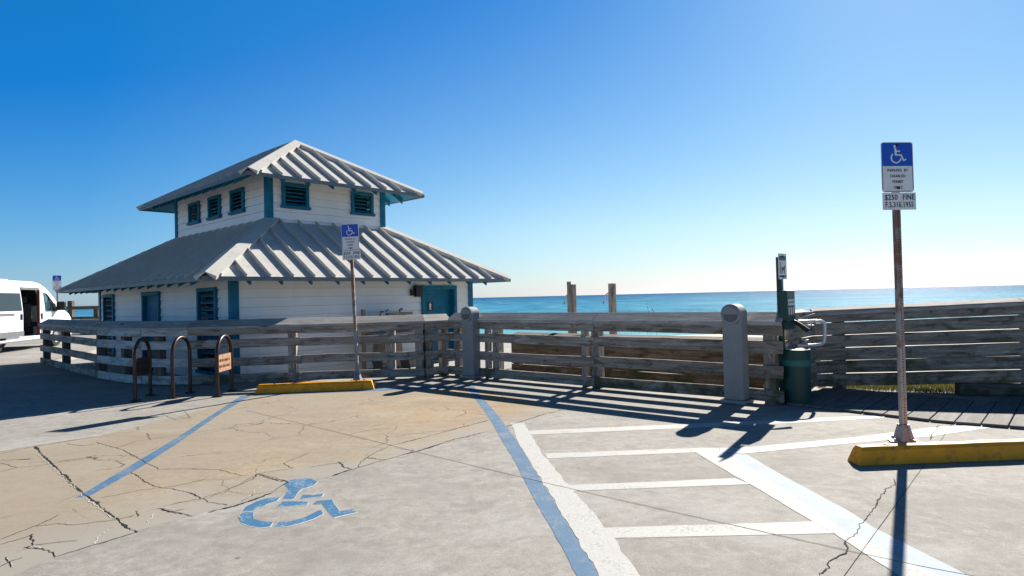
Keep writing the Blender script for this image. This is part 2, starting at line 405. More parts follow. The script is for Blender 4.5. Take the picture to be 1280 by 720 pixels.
def pole_mat():
    t = NT('galvanised perforated post'); v = t.coord('Object')
    sp = t.n('ShaderNodeSeparateXYZ'); t.l(v, sp.inputs[0])
    a = t.noise(v, 9, 6, .65); z = sp.outputs[2]
    rustf = t.math('ADD', t.math('MULTIPLY', a, 1.0), t.math('MULTIPLY', z, .13))
    c = t.mix(t.ramp(a, [(.3, 0.0), (.7, 1.0)]), (.30, .29, .28), (.42, .41, .40))
    c = t.mix(t.ramp(rustf, [(.58, 0.0), (.74, .9)]), c, (.20, .085, .042))
    zz = t.math('SUBTRACT', t.math('FRACT', t.math('MULTIPLY', z, 1 / .0254)), .5)
    zz = t.math('MULTIPLY', zz, .0254)
    d = t.math('SQRT', t.math('ADD', t.math('POWER', t.math('ABSOLUTE', zz), 2), t.math('POWER', t.math('ABSOLUTE', sp.outputs[0]), 2)))
    hole = t.math('LESS_THAN', d, .0062)
    c = t.mix(hole, c, (.02, .018, .016))
    return t.out(c, .55, t.bump(a, .2, .003), .35, .4)
M['pole'] = pole_mat()

def bin_mat():
    t = NT('green perforated steel'); tc = t.n('ShaderNodeTexCoord')
    mp = t.n('ShaderNodeMapping'); mp.inputs['Scale'].default_value = (60, 34, 1); t.l(tc.outputs['UV'], mp.inputs[0])
    vo = t.n('ShaderNodeTexVoronoi'); vo.inputs['Randomness'].default_value = 0; vo.inputs['Scale'].default_value = 1; t.l(mp.outputs[0], vo.inputs['Vector'])
    h = t.ramp(vo.outputs['Distance'], [(.26, 1.0), (.34, 0.0)])
    v = t.coord('Object'); a = t.noise(v, 6, 5)
    c = t.mix(t.ramp(a, [(.3, 0.0), (.7, 1.0)]), (.004, .042, .038), (.007, .062, .054))
    c = t.mix(t.math('MULTIPLY', h, .25), c, (.003, .02, .02))
    return t.out(c, .45, None, 0, .4)
M['bin'] = bin_mat()

def water():
    t = NT('sea water'); geo = t.n('ShaderNodeNewGeometry'); sp = t.n('ShaderNodeSeparateXYZ'); t.l(geo.outputs['Position'], sp.inputs[0])
    y = sp.outputs[1]
    lg = t.math('LOGARITHM', t.math('MAXIMUM', y, 10.0), 10.0)            # depth falls off with distance from shore
    q = t.n('ShaderNodeMapping'); q.inputs['Scale'].default_value = (.011, .010, 1); t.l(geo.outputs['Position'], q.inputs[0])
    n1 = t.noise(q.outputs[0], 1, 9, .74, .5)
    f = t.math('ADD', t.math('MULTIPLY', t.math('SUBTRACT', lg, 1.6), .5), t.math('MULTIPLY', t.math('SUBTRACT', n1, .5), .95))
    c = t.ramp(f, [(.02, (.16, .38, .42)), (.22, (.075, .28, .39)), (.42, (.045, .205, .34)), (.62, (.030, .14, .27)), (.85, (.022, .10, .22))])
    q2 = t.n('ShaderNodeMapping'); q2.inputs['Scale'].default_value = (.25, .8, 1); t.l(geo.outputs['Position'], q2.inputs[0])
    w1 = t.noise(q2.outputs[0], 1, 5, .6, .3)
    q3 = t.n('ShaderNodeMapping'); q3.inputs['Scale'].default_value = (.03, .10, 1); t.l(geo.outputs['Position'], q3.inputs[0])
    w2 = t.noise(q3.outputs[0], 1, 4, .6, .3)
    q5 = t.n('ShaderNodeMapping'); q5.inputs['Scale'].default_value = (.06, .022, 1); t.l(geo.outputs['Position'], q5.inputs[0])
    n7 = t.noise(q5.outputs[0], 1, 9, .8, .4)
    c = t.mix(t.ramp(n7, [(.40, .45), (.50, 0.0)]), c, (.012, .085, .20)); c = t.mix(t.ramp(n7, [(.52, 0.0), (.66, .45)]), c, (.20, .42, .50))  # light and shade of the waves put into the colour as streaks
    nr = t.bump(w1, 1.0, .9); nr = t.bump(w2, 1.0, 6.0, nr)
    t.out(c, .35, nr, 0, .2)
    df = t.n('ShaderNodeBsdfDiffuse'); t.l(c, df.inputs[0]); mxs = t.n('ShaderNodeMixShader'); mxs.inputs[0].default_value = .12
    t.l(df.outputs[0], mxs.inputs[1]); t.l(t.b.outputs[0], mxs.inputs[2])
    t.l(mxs.outputs[0], t.t.nodes['Material Output'].inputs[0]); return t.m
M['water'] = water()

# ================================================================== SETTING
# lot slab: bounded by the fences
lot_edge = [(-60, -30), (45, -30), (45, -1), (13.5, 6.0), (7.2, 9.2), (4.5, 10.0), (3.75, 9.3), (3.3, 7.95), (-.95, 11.5), (-1.35, 11.45), (-1.75, 11.2), (-5.58, 10.85), (-6.55, 11.05),
            (-8.05, 12.1), (-11.9, 15.65), (-13.9, 20.8), (-13.8, 36), (-60, 36)]
b = MB(); b.prism(lot_edge, 1.6, Matrix.Translation((0, 0, -1.6))); struct(b.build('parking_lot', M['concrete']))

# beach terrain sheet reaching under the sea
def terr(x, y):
    if y < 24: z = -.36
    else:
        k = min(1, (y - 24) / 30); k = k * k * (3 - 2 * k); z = -.36 - 2.9 * k
    return z + .10 * pnoise(Vector((x * .22, y * .22, 1.3))) * min(1, max(0, (y - 18) / 8))
b = MB(); xs = [-400, -150, -70] + [-40 + 2.5 * i for i in range(37)] + [70, 150, 400]; ys = [7, 10, 13, 16, 18] + [20 + 1.6 * i for i in range(30)] + [80, 120]
pts = [(x, y, terr(x, y)) for y in ys for x in xs]; nx = len(xs)
b.idx(pts, [[j * nx + i, j * nx + i + 1, (j + 1) * nx + i + 1, (j + 1) * nx + i] for j in range(len(ys) - 1) for i in range(nx - 1)], sm=True)
struct(b.build('beach', M['sand']))

# sea
b = MB(); ys = [36 * 1.16 ** i for i in range(46)]; ys = [y for y in ys if y < 30000] + [30000]
pts = []; 
for y in ys:
    for k in range(13): pts.append(((k - 6) / 6 * (400 + y * 1.6), y, -2.05))
b.idx(pts, [[j * 13 + i, j * 13 + i + 1, (j + 1) * 13 + i + 1, (j + 1) * 13 + i] for j in range(len(ys) - 1) for i in range(12)], sm=True)
struct(b.build('sea', M['water']))

# older tan slab, a thin sheet on the lot
def jit(poly, amp=.012, step=.12, closed=True):
    out = []; n = len(poly)
    for i in range(n if closed else n - 1):
        a, c = Vector(poly[i]), Vector(poly[(i + 1) % n]); k = max(1, int((c - a).length / step))
        for q in range(k):
            p = a.lerp(c, q / k)
            out.append(p + Vector((pnoise(p * 7) + .7 * pnoise(p * 31), pnoise(p * 7 + Vector((31, 7, 3))) + .7 * pnoise(p * 31 + Vector((5, 9, 0))), 0)) * amp)
    if not closed: out.append(Vector(poly[-1]))
    return out
def sheet(name, px, z, mat, amp=.012, kind=True, step=.12):
    b = MB(); p = jit([G(*q, 0) for q in px], amp, step)
    b.face([(q.x, q.y, z) for q in p]); o = b.build(name, mat)
    me = o.data
    if me.polygons[0].normal.z < 0: me.flip_normals()
    if kind: struct(o)
    return o
slab_px = [(-260, 680), (-120, 590), (0, 565), (44, 557), (119, 546), (188, 530), (240, 516), (283, 503), (305, 494), (318, 495), (405, 491), (500, 487.5), (581, 483), (640, 495), (700, 509), (708, 511),
           (657, 525), (607, 540), (549, 556), (517, 565.5), (480, 575), (448, 584.5), (415, 595), (339, 616), (289, 631.5), (258, 639.5), (180, 662), (119, 681), (67, 696.5), (20, 719), (-60, 750), (-300, 800)]
sheet('concrete_patch', slab_px, .0008, M['concrete_old'], .02)

# painted lines
def line(name, px, mat, z=.0080, amp=.0055): return sheet(name, px, .0014 + (z - .0075) * .8, mat, amp, True, .05)
blueL = [(583, 481.5), (592, 496), (605, 514), (617, 532), (627, 550), (638, 568), (647, 583), (657, 604), (667, 622), (677, 640), (690, 662), (702, 684), (721, 720), (745, 765)]
blueR = [(591, 481.5), (602, 496), (618, 514), (632, 532), (645, 550), (656, 568), (666, 585), (678, 604), (689, 622), (700, 640), (714, 662), (727, 684), (749, 720), (778, 765)]
line('painted_line', blueL + blueR[::-1], M['p_blue'])
whR = [(655, 529), (678, 567), (709, 605), (744, 644), (768, 675), (798, 718), (835, 765)]
line('painted_line', [(639, 529)] + [(x + 1.0, y) for x, y in blueR[4:]] + whR[::-1], M['p_white'], .0085, .014)
line('painted_line', [(301.5, 495), (216.6, 550), (159, 584.5), (94.6, 622.5), (112, 620), (173, 586), (220, 555.7), (274, 518), (317, 493)], M['p_blue'])
line('painted_line', [(316, 491.5), (405, 488), (500, 484.5), (582, 481), (583, 484), (500, 487.5), (405, 491.3), (317, 495)], M['p_blue'], .0075, .006)
line('painted_line', [(661, 538.5), (866, 529.7), (1008, 522.8), (1103, 519.5), (1106, 522.5), (1005, 528), (866, 535), (664, 543.6)], M['p_white'], .0078)
line('painted_line', [(681, 567), (880, 559.8), (898, 560), (899, 564.5), (869, 565.6), (684, 573.4)], M['p_white'], .0078)
line('painted_line', [(899, 560), (932, 559.4), (1066, 547), (1165, 534.3), (1237, 530.3), (1244, 534), (1160, 546), (1066, 554), (928, 567.5), (900, 564.5)], M['p_white'], .0080)
line('painted_line', [(706, 607), (918, 597.8), (939, 605.4), (715, 614)], M['p_white'], .0078)
line('painted_line', [(753, 660), (1015, 652), (1043, 667), (767, 673)], M['p_white'], .0078)
line('painted_line', [(869, 565.5), (899, 564.2), (921, 574), (980, 612), (1066, 671), (1173, 720), (1260, 765), (1190, 765), (1108, 710), (1043, 667), (1015, 652), (938.6, 606), (918, 595)], M['p_white'], .0088)
line('painted_line', [(899, 564.4), (935, 569), (973, 591.5), (1010, 611.7), (1066, 642), (1093, 660), (1207, 718), (1290, 760), (1240, 764), (1150, 716), (1046, 668), (966, 611.6), (908, 573.6)], M['p_pale'], .0084)
# wheelchair symbol painted on the stall
def sy(pts): return [(286 + x * 170 / 1280, 590 + y * 170 / 1280) for x, y in pts]
sym = [[(520, 125), (545, 95), (600, 70), (700, 58), (775, 65), (835, 92), (805, 120), (735, 148), (680, 160), (650, 200), (620, 250), (590, 260), (508, 255), (545, 195), (562, 165)],
       [(668, 250), (700, 215), (790, 218), (885, 203), (875, 232), (800, 238), (690, 255)],
       [(448, 328), (500, 278), (748, 280), (735, 312), (640, 318), (470, 332)],
       [(785, 308), (825, 272), (968, 262), (1010, 325), (1050, 372), (1170, 350), (1205, 378), (1100, 400), (985, 430), (925, 365), (880, 300)],
       [(130, 368), (170, 325), (260, 280), (370, 243), (485, 240), (450, 272), (370, 300), (280, 345), (220, 368)],
       [(85, 430), (125, 385), (232, 378), (225, 410), (240, 445), (310, 465), (418, 472), (385, 515), (310, 524), (200, 512), (115, 478)],
       [(432, 518), (475, 475), (600, 462), (720, 425), (845, 360), (872, 362), (892, 395), (800, 440), (660, 485), (540, 515)]]
def grow(poly, k):
    cx = sum(p[0] for p in poly) / len(poly); cy = sum(p[1] for p in poly) / len(poly); out = []
    for x, y in poly:
        d = math.hypot(x - cx, y - cy) or 1; out.append((x + (x - cx) / d * k, y + (y - cy) / d * k * .6))
    return out
b = MB(); c = MB()
for pl in sym:
    b.face([(q.x, q.y, .0018) for q in jit([G(*p, 0) for p in sy(pl)], .008, .05)])
    c.face([(q.x + .006, q.y - .008, .0013) for q in jit([G(*p, 0) for p in sy(grow(pl, 5))], .012, .05)])
for q in (b, c): q.f = [f[::-1] for f in q.f]
o = struct(b.build('painted_wheelchair_symbol', M['p_symbol'])); c.build('undercoat', M['p_undercoat'], o)

# joints and cracks
def ribbon(mb, px, w, z=.0030, wob=1.0, seedk=0.0):
    P = [G(*q, 0) for q in px]; pts = []
    for i in range(len(P) - 1):
        k = max(1, int((P[i + 1] - P[i]).length / .018))
        for q in range(k): pts.append(P[i].lerp(P[i + 1], q / k))
    pts.append(P[-1]); L = []; R = []
    for i, p in enumerate(pts):
        t = (pts[min(i + 1, len(pts) - 1)] - pts[max(i - 1, 0)]).normalized(); n = Vector((-t.y, t.x, 0))
        o = n * (pnoise(p * 6 + Vector((seedk, 0, 0))) * .014 + pnoise(p * 23) * .016 + pnoise(p * 61) * .008) * wob
        ww = max(.0045, w * (.30 + .75 * pnoise(p * 4.3 + Vector((9, seedk, 0))) + .6 * pnoise(p * 37))) if wob > .2 else w * .5
        if wob and i in (0, len(pts) - 1): ww = w * .1
        L.append(p + o + n * ww / 2); R.append(p + o - n * ww / 2)
    for i in range(len(pts) - 1):
        mb.face([(q.x, q.y, z) for q in (R[i], R[i + 1], L[i + 1], L[i])])
z1 = lambda pts: [(x / 2.77, 460 + y / 2.77) for x, y in pts]
z2 = lambda pts: [(300 + x / 2.77, 460 + y / 2.77) for x, y in pts]
z4 = lambda pts: [(960 + x / 3, 480 + y / 3) for x, y in pts]
jb = MB()
ribbon(jb, [(307, 513), (473, 553), (520, 565), (661, 599), (780, 626.5), (1066, 690), (1150, 708), (1320, 740)], .010, 0.0030, .12)
ribbon(jb, z4([(240, 790), (290, 715), (575, 320), (690, 150)]), .006, 0.0030, .05)
ribbon(jb, [(-60, 577), (0, 565), (44, 557), (119, 546)], .010, 0.0030, .8)
o = struct(jb.build('pavement_joint', M['crack'], merge=False))
cb = MB(); k = 0
for pts, wd in [
    (z1([(123, 272), (150, 305), (210, 358), (275, 425), (345, 475), (400, 520), (468, 572)]), .030),
    (z2([(320, 374), (352, 362), (410, 345), (500, 318), (600, 293), (690, 265), (740, 248), (850, 222)]), .030),
    (z2([(920, 204), (990, 180), (1060, 158), (1135, 142)]), .03),
    (z2([(340, 325), (365, 345), (390, 350), (320, 374)]), .03), (z2([(410, 345), (420, 325), (440, 312), (500, 318)]), .020),
    (z2([(440, 312), (470, 292), (520, 270), (620, 245), (720, 218), (860, 182)]), .016),
    (z2([(370, 232), (450, 215), (530, 207)]), .008), (z2([(540, 238), (600, 228), (700, 218), (800, 200)]), .008),
    (z2([(0, 402), (60, 368), (120, 388), (150, 395)]), .020), (z2([(60, 368), (180, 348), (150, 330), (240, 295)]), .010), (z2([(240, 345), (300, 335), (365, 325)]), .012),
    (z1([(720, 500), (800, 483), (880, 455), (940, 432)]), .045), (z1([(940, 432), (1000, 395), (985, 390), (890, 366)]), .024),
    (z1([(600, 470), (700, 452), (780, 425), (880, 385), (890, 366)]), .016), (z1([(700, 452), (720, 465), (790, 475)]), .012),
    (z1([(335, 258), (430, 285), (500, 325), (550, 350), (650, 350), (760, 352), (845, 375)]), .010),
    (z1([(455, 362), (490, 385), (530, 410), (600, 420), (650, 430), (700, 452)]), .013),
    (z1([(545, 487), (580, 495), (620, 503), (665, 515)]), .020), (z1([(470, 495), (480, 515)]), .018), (z1([(575, 500), (640, 490)]), .02),
    (z1([(0, 595), (60, 572), (130, 545), (205, 508)]), .008), (z1([(0, 612), (75, 590), (120, 575)]), .010), (z1([(110, 575), (115, 615), (190, 605), (270, 598)]), .014),
    (z1([(120, 548), (200, 540), (260, 545), (330, 535), (420, 525), (470, 510)]), .009), (z1([(115, 615), (75, 625), (150, 625), (180, 640), (195, 655)]), .030),
    (z1([(0, 690), (50, 665), (75, 655)]), .012), (z1([(22, 655), (40, 690)]), .02), (z1([(325, 612), (400, 592), (468, 572)]), .014), (z1([(190, 655), (250, 635), (325, 612)]), .008),
    (z1([(0, 320), (50, 318), (110, 315)]), .016), (z1([(0, 298), (60, 285), (123, 272), (230, 255), (330, 238)]), .014), (z1([(230, 262), (290, 270), (330, 262)]), .008),
    (z1([(400, 278), (470, 255), (600, 235), (760, 212), (890, 195)]), .006), (z1([(510, 225), (520, 250)]), .01), (z1([(350, 450), (480, 425), (600, 410), (720, 385)]), .006),
    (z1([(585, 175), (620, 170), (660, 175), (640, 150)]), .010), (z1([(560, 160), (610, 180), (680, 165)]), .006), (z1([(0, 360), (60, 345), (0, 330)]), .007), (z1([(60, 345), (160, 335), (300, 315)]), .006),
    (z4([(190, 718), (230, 690), (225, 665), (300, 628), (285, 590), (330, 560), (345, 525), (390, 480), (415, 435), (440, 400), (475, 378), (475, 355)]), .012),
    (z4([(605, 210), (625, 180), (640, 155)]), .014), (z1([(340, 850), (200, 770), (0, 740)]), .008)]:
    k += 3.7; ribbon(cb, pts, wd, .0032, .8, k)
struct(cb.build('pavement_crack', M['crack'], merge=False))
hb = MB(); RES = .5
for pts, wd in [(z1([(130, 300), (215, 372), (290, 445), (395, 527)]), .022), (z1([(320, 612), (340, 582), (395, 548)]), .03), (z1([(22, 660), (40, 692)]), .06), (z1([(60, 635), (120, 615), (160, 630)]), .03), (z1([(500, 545), (535, 505)]), .03),
                (z1([(860, 450), (890, 420), (925, 400)]), .025), (z2([(540, 312), (600, 298), (640, 300)]), .045), (z2([(810, 232), (850, 222)]), .035), (z2([(960, 188), (1010, 178)]), .04), (z2([(1085, 155), (1135, 143)]), .06), (z1([(230, 262), (300, 268)]), .025),
                (z1([(535, 490), (560, 485), (640, 500)]), .022), (z1([(20, 303), (70, 292)]), .03), (z1([(330, 255), (360, 250)]), .02)]:
    k += 3.1; ribbon(hb, pts, wd * RES, .0028, 1.0, k)
struct(hb.build('pavement_residue', M['chalk'], merge=False))

# plank walk beside the lot
b = MB(); e0, e1 = Vector((3.30, 7.55, 0)), Vector((6.6, 4.35, 0)); pd = Vector((.68, .733, 0))
ed = (e1 - e0); n = 22
def edge(k):
    px = [(3.32, 7.56), (3.521, 7.322), (4.362, 6.347), (4.92, 5.981), (7.5, 4.45)]
    # walk along the polyline
    L = [0]
    for i in range(4): L.append(L[-1] + math.dist(px[i], px[i + 1]))
    for i in range(4):
        if k <= L[i + 1] or i == 3:
            q = (k - L[i]) / (L[i + 1] - L[i]); return Vector((px[i][0] + (px[i + 1][0] - px[i][0]) * q, px[i][1] + (px[i + 1][1] - px[i][1]) * q, 0))
for i in range(24):
    a, c = edge(i * .215 + .006), edge(i * .215 + .209)
    ln = 1.62 if a.x < 4.5 else 2.05
    zt = .030 + random.uniform(-.002, .002)
    pts = [a, c, c + pd * ln, a + pd * ln]
    b.hexa([(*pts[0].xy, .004), (*pts[1].xy, .004), (*pts[1].xy, zt), (*pts[0].xy, zt), (*pts[3].xy, .004), (*pts[2].xy, .004), (*pts[2].xy, zt), (*pts[3].xy, zt)])
M['plank'] = wood('grey walk plank', (.12, .115, .11), (.18, .172, .165), (.25, .24, .232), grain=.6)
struct(b.build('boardwalk', M['plank'], bevel=.005))

# lower concrete walk behind the fence by the building
b = MB(); b.prism([(-14, 10.2), (-1.3, 10.2), (-.5, 11.7), (1.2, 17.5), (2, 25), (-14, 27)], .5, Matrix.Translation((0, 0, -.61))); struct(b.build('path', M['yard']))

# ================================================================== RESTROOM BUILDING
FZ = -.34
BA = math.atan2(.74, .673)
BK = .86
bd = empty('restroom_building', (-5.9 * BK, 13.0 * BK, 1.4 - 1.74 * BK), BA); bd.scale = (BK, BK, BK)
tag(bd, 'white two tier restroom building with teal trim and grey standing seam hip roofs', 'building')
BW, BD = 6.95, 9.6
U0, U1, V1 = 1.6, 5.05, 7.65
MX = .605
def P2(face, s, o, z):
    """face 'r' = right face (plane y=p), 'l' = left face (plane x=p); s along the wall, o outwards"""
    k, p = face
    return Vector((s, p - o, z)) if k == 'r' else Vector((p - o, s, z))
def wbox(mb, face, s0, s1, o0, o1, za, zb, mi=0):
    a, c = P2(face, s0, o0, za), P2(face, s1, o1, zb)
    mb.box(min(a.x, c.x), max(a.x, c.x), min(a.y, c.y), max(a.y, c.y), za, zb, mi)
def lap(mb, axis, p, sgn, a0, a1, z0, z1, step=.205, holes=()):
    """lap siding on one wall as a saw tooth profile with openings left out"""
    z = z0
    cuts = sorted(set([a0, a1] + [h[0] for h in holes] + [h[1] for h in holes]))
    while z < z1 - .01:
        zt = min(z + step, z1)
        for i in range(len(cuts) - 1):
            u0, u1 = cuts[i], cuts[i + 1]
            zs = [(z, zt)]
            for (h0, h1, hz0, hz1) in holes:
                if u0 >= h0 - 1e-6 and u1 <= h1 + 1e-6:
                    nz = []
                    for (q0, q1) in zs:
                        if hz1 <= q0 or hz0 >= q1: nz.append((q0, q1))
                        else:
                            if hz0 > q0: nz.append((q0, hz0))
                            if hz1 < q1: nz.append((hz1, q1))
                    zs = nz
            for q0, q1 in zs:
                f = lambda zz: p + sgn * (.024 - .020 * (zz - z) / step)
                def pt(u, o, zz): return (u, o, zz) if axis == 'x' else (o, u, zz)
                if abs(q0 - z) < 1e-6 and q1 - q0 > .03:                 # open joint under the butt of each board
                    gb = p - sgn * .016; mb.face([pt(u0, gb, q0), pt(u1, gb, q0), pt(u1, gb, q0 + .014), pt(u0, gb, q0 + .014)]); q0 += .014
                    mb.face([pt(u0, gb, q0), pt(u1, gb, q0), pt(u1, f(q0), q0), pt(u0, f(q0), q0)])
                mb.face([pt(u0, f(q0), q0), pt(u1, f(q0), q0), pt(u1, f(q1), q1), pt(u0, f(q1), q1)])
        z = zt
WT = 2.66
RF, LF, RU, LU = ('r', 0.0), ('l', 0.0), ('r', U0), ('l', U0)
door_r = (5.17, 6.24, 0.0, 2.0); door_l = (4.33, 5.43, 0, 2.0)
lou = [(.80, 1.67, .25, 2.02), (8.16, 9.03, .25, 2.02)]
b = MB(); lap(b, 'x', 0, -1, .0, BW, 0, WT, holes=[door_r]); lap(b, 'y', 0, -1, 0, BD, 0, WT, holes=[door_l] + lou)
lap(b, 'y', BW, 1, 0, BD, 0, WT); lap(b, 'x', BD, 1, 0, BW, 0, WT); b.build('wall', M['siding'], bd, merge=False)
b = MB(); UT = 5.12
uwr = [(2.03, 2.60, 4.19, 4.69), (4.05, 4.60, 4.19, 4.69)]; uwl = [(5.83, 6.47, 4.19, 4.69), (4.38, 5.02, 4.19, 4.69), (2.92, 3.56, 4.19, 4.69)]
lap(b, 'x', U0, -1, U0, U1, 3.0, UT, holes=uwr); lap(b, 'y', U0, -1, U0, V1, 3.0, UT, holes=uwl); lap(b, 'y', U1, 1, U0, V1, 3.0, UT); lap(b, 'x', V1, 1, U0, U1, 3.0, UT)
b.build('upper_wall', M['siding'], bd, merge=False)
# corner boards
def corner(x, y, z0, z1, sx, sy):
    b = MB(); wdt, t = .115, .05
    xa, xb = sorted((x + sx * t, x - sx * wdt)); ya, yb = sorted((y + sy * t, y + sy * .012))
    b.box(xa, xb, ya, yb, z0, z1)
    xa, xb = sorted((x + sx * t, x + sx * .012)); ya, yb = sorted((y + sy * .0115, y - sy * wdt))
    b.box(xa, xb, ya, yb, z0, z1)
    b.build('corner_board', M['teal'], bd, .004)
for x, sx in ((0, -1), (BW, 1)):
    for y, sy_ in ((0, -1), (BD, 1)): corner(x, y, 0, WT, sx, sy_)
for x, sx in ((U0, -1), (U1, 1)):
    for y, sy_ in ((U0, -1), (V1, 1)): corner(x, y, 3.2, UT, sx, sy_)
# louvres and doors
def louvre(face, s0, s1, za, zb, name, n):
    fr = MB(); fw = .085
    wbox(fr, face, s0 - fw, s0, .0, .075, za, zb); wbox(fr, face, s1, s1 + fw, .0, .075, za, zb)
    wbox(fr, face, s0 - fw, s1 + fw, .0, .078, zb, zb + fw); wbox(fr, face, s0 - fw - .03, s1 + fw + .03, .0, .11, za - .07, za)
    o = fr.build(name, M['teal'], bd, .004)
    vd = MB(); wbox(vd, face, s0, s1, -.16, -.14, za, zb); vd.build('void', M['louvre_shade'], o)
    sl = MB(); pitch = (zb - za) / n
    for k in range(n):
        zc = za + pitch * (k + .5); hh = pitch * .20
        i0, i1 = P2(face, s0, -.06, zc + hh), P2(face, s1, -.06, zc + hh)
        o0, o1 = P2(face, s0, .02, zc - hh), P2(face, s1, .02, zc - hh)
        up = Vector((0, 0, .022))
        sl.hexa([i0, i0 + up, o0 + up, o0, i1, i1 + up, o1 + up, o1])
    sl.build('slat', M['teal'], o)
    return o
for h in lou: louvre(LF, *h, 'louvre_panel', 11)
for h in uwr: louvre(RU, *h, 'louvre_window', 5)
for h in uwl: louvre(LU, *h, 'louvre_window', 5)
def door(face, s0, s1, za, zb, depth, hs):
    fr = MB(); fw = .10
    wbox(fr, face, s0 - fw, s0, -depth, .075, za, zb); wbox(fr, face, s1, s1 + fw, -depth, .075, za, zb); wbox(fr, face, s0 - fw, s1 + fw, -depth, .078, zb, zb + fw)
    dr = MB(); wbox(dr, face, s0 + .003, s1 - .003, -depth - .02, -depth + .03, za, zb - .003)
    for (q0, q1) in ((.12, .86), (1.02, zb - .14)):
        wbox(dr, face, s0 + .13, s1 - .13, -depth + .03, -depth + .042, za + q0, za + q1)
    o = dr.build('door', M['teal'], bd, .003); fr.build('door_frame', M['teal'], o, .004)
    hd = MB(); sx = s0 + .08 if hs < 0 else s1 - .08
    wbox(hd, face, sx - .03, sx + .03, -depth + .03, -depth + .05, za + .95, za + 1.15); wbox(hd, face, sx - .08, sx + .02, -depth + .07, -depth + .09, za + 1.03, za + 1.06); wbox(hd, face, sx - .012, sx + .012, -depth + .05, -depth + .07, za + 1.03, za + 1.06)
    hd.build('handle', M['black'], o)
    return o
d1 = door(RF, *door_r, .16, 1); door(LF, *door_l, .06, 1)

def isa(mb, M_, th=.001):
    """wheelchair symbol in a unit box, y up"""
    def ring(cx, cy, r, w, a0, a1, n=22):
        o = [(cx + math.cos(rad(a0 + (a1 - a0) * k / n)) * (r + w / 2), cy + math.sin(rad(a0 + (a1 - a0) * k / n)) * (r + w / 2)) for k in range(n + 1)]
        i = [(cx + math.cos(rad(a0 + (a1 - a0) * k / n)) * (r - w / 2), cy + math.sin(rad(a0 + (a1 - a0) * k / n)) * (r - w / 2)) for k in range(n + 1)]
        for k in range(n): mb.prism([o[k], o[k + 1], i[k + 1], i[k]], th, M_)
    def bar(p, q, w):
        d = Vector((q[0] - p[0], q[1] - p[1])).normalized(); nn = Vector((-d.y, d.x)) * w / 2
        mb.prism([(p[0] + nn.x, p[1] + nn.y), (p[0] - nn.x, p[1] - nn.y), (q[0] - nn.x, q[1] - nn.y), (q[0] + nn.x, q[1] + nn.y)], th, M_)
    mb.prism([(.34 + .075 * math.cos(2 * math.pi * k / 16), .93 + .075 * math.sin(2 * math.pi * k / 16)) for k in range(16)], th, M_)
    bar((.36, .84), (.40, .44), .11); bar((.37, .66), (.64, .66), .075); bar((.36, .455), (.70, .455), .085); bar((.68, .48), (.84, .14), .09); bar((.80, .13), (.98, .22), .075)
    ring(.40, .30, .275, .075, 130, 352)

# restroom pictogram plate on the right door
pb = MB(); wbox(pb, RF, 5.38, 5.60, -.13 + .013, -.13 + .019, 1.40, 1.66); pl = pb.build('notice_plate', M['black'], d1)
pg = MB()
MT = Matrix.Translation(P2(RF, 5.42, -.110, 1.43)) @ Matrix.Rotation(rad(90), 4, 'X')
fig = [(.045, .0), (.07, .0), (.07, .08), (.08, .08), (.08, .0), (.105, .0), (.105, .14), (.125, .14), (.105, .165), (.045, .165), (.025, .14), (.045, .14)]
pg.prism(fig, .001, MT); pg.prism([(.075 + .018 * math.cos(k * .524), .188 + .018 * math.sin(k * .524)) for k in range(12)], .001, MT); pg.build('pictogram', M['white'], pl)
# wall lamp beside the door
lb = MB(); wbox(lb, RF, 4.80, 5.02, .03, .16, 1.80, 2.08); wbox(lb, RF, 4.68, 4.80, .03, .10, 1.84, 2.0); wbox(lb, RF, 4.80, 5.02, .03, .20, 2.08, 2.11); lb.build('wall_lamp', M['black'], bd, .006)

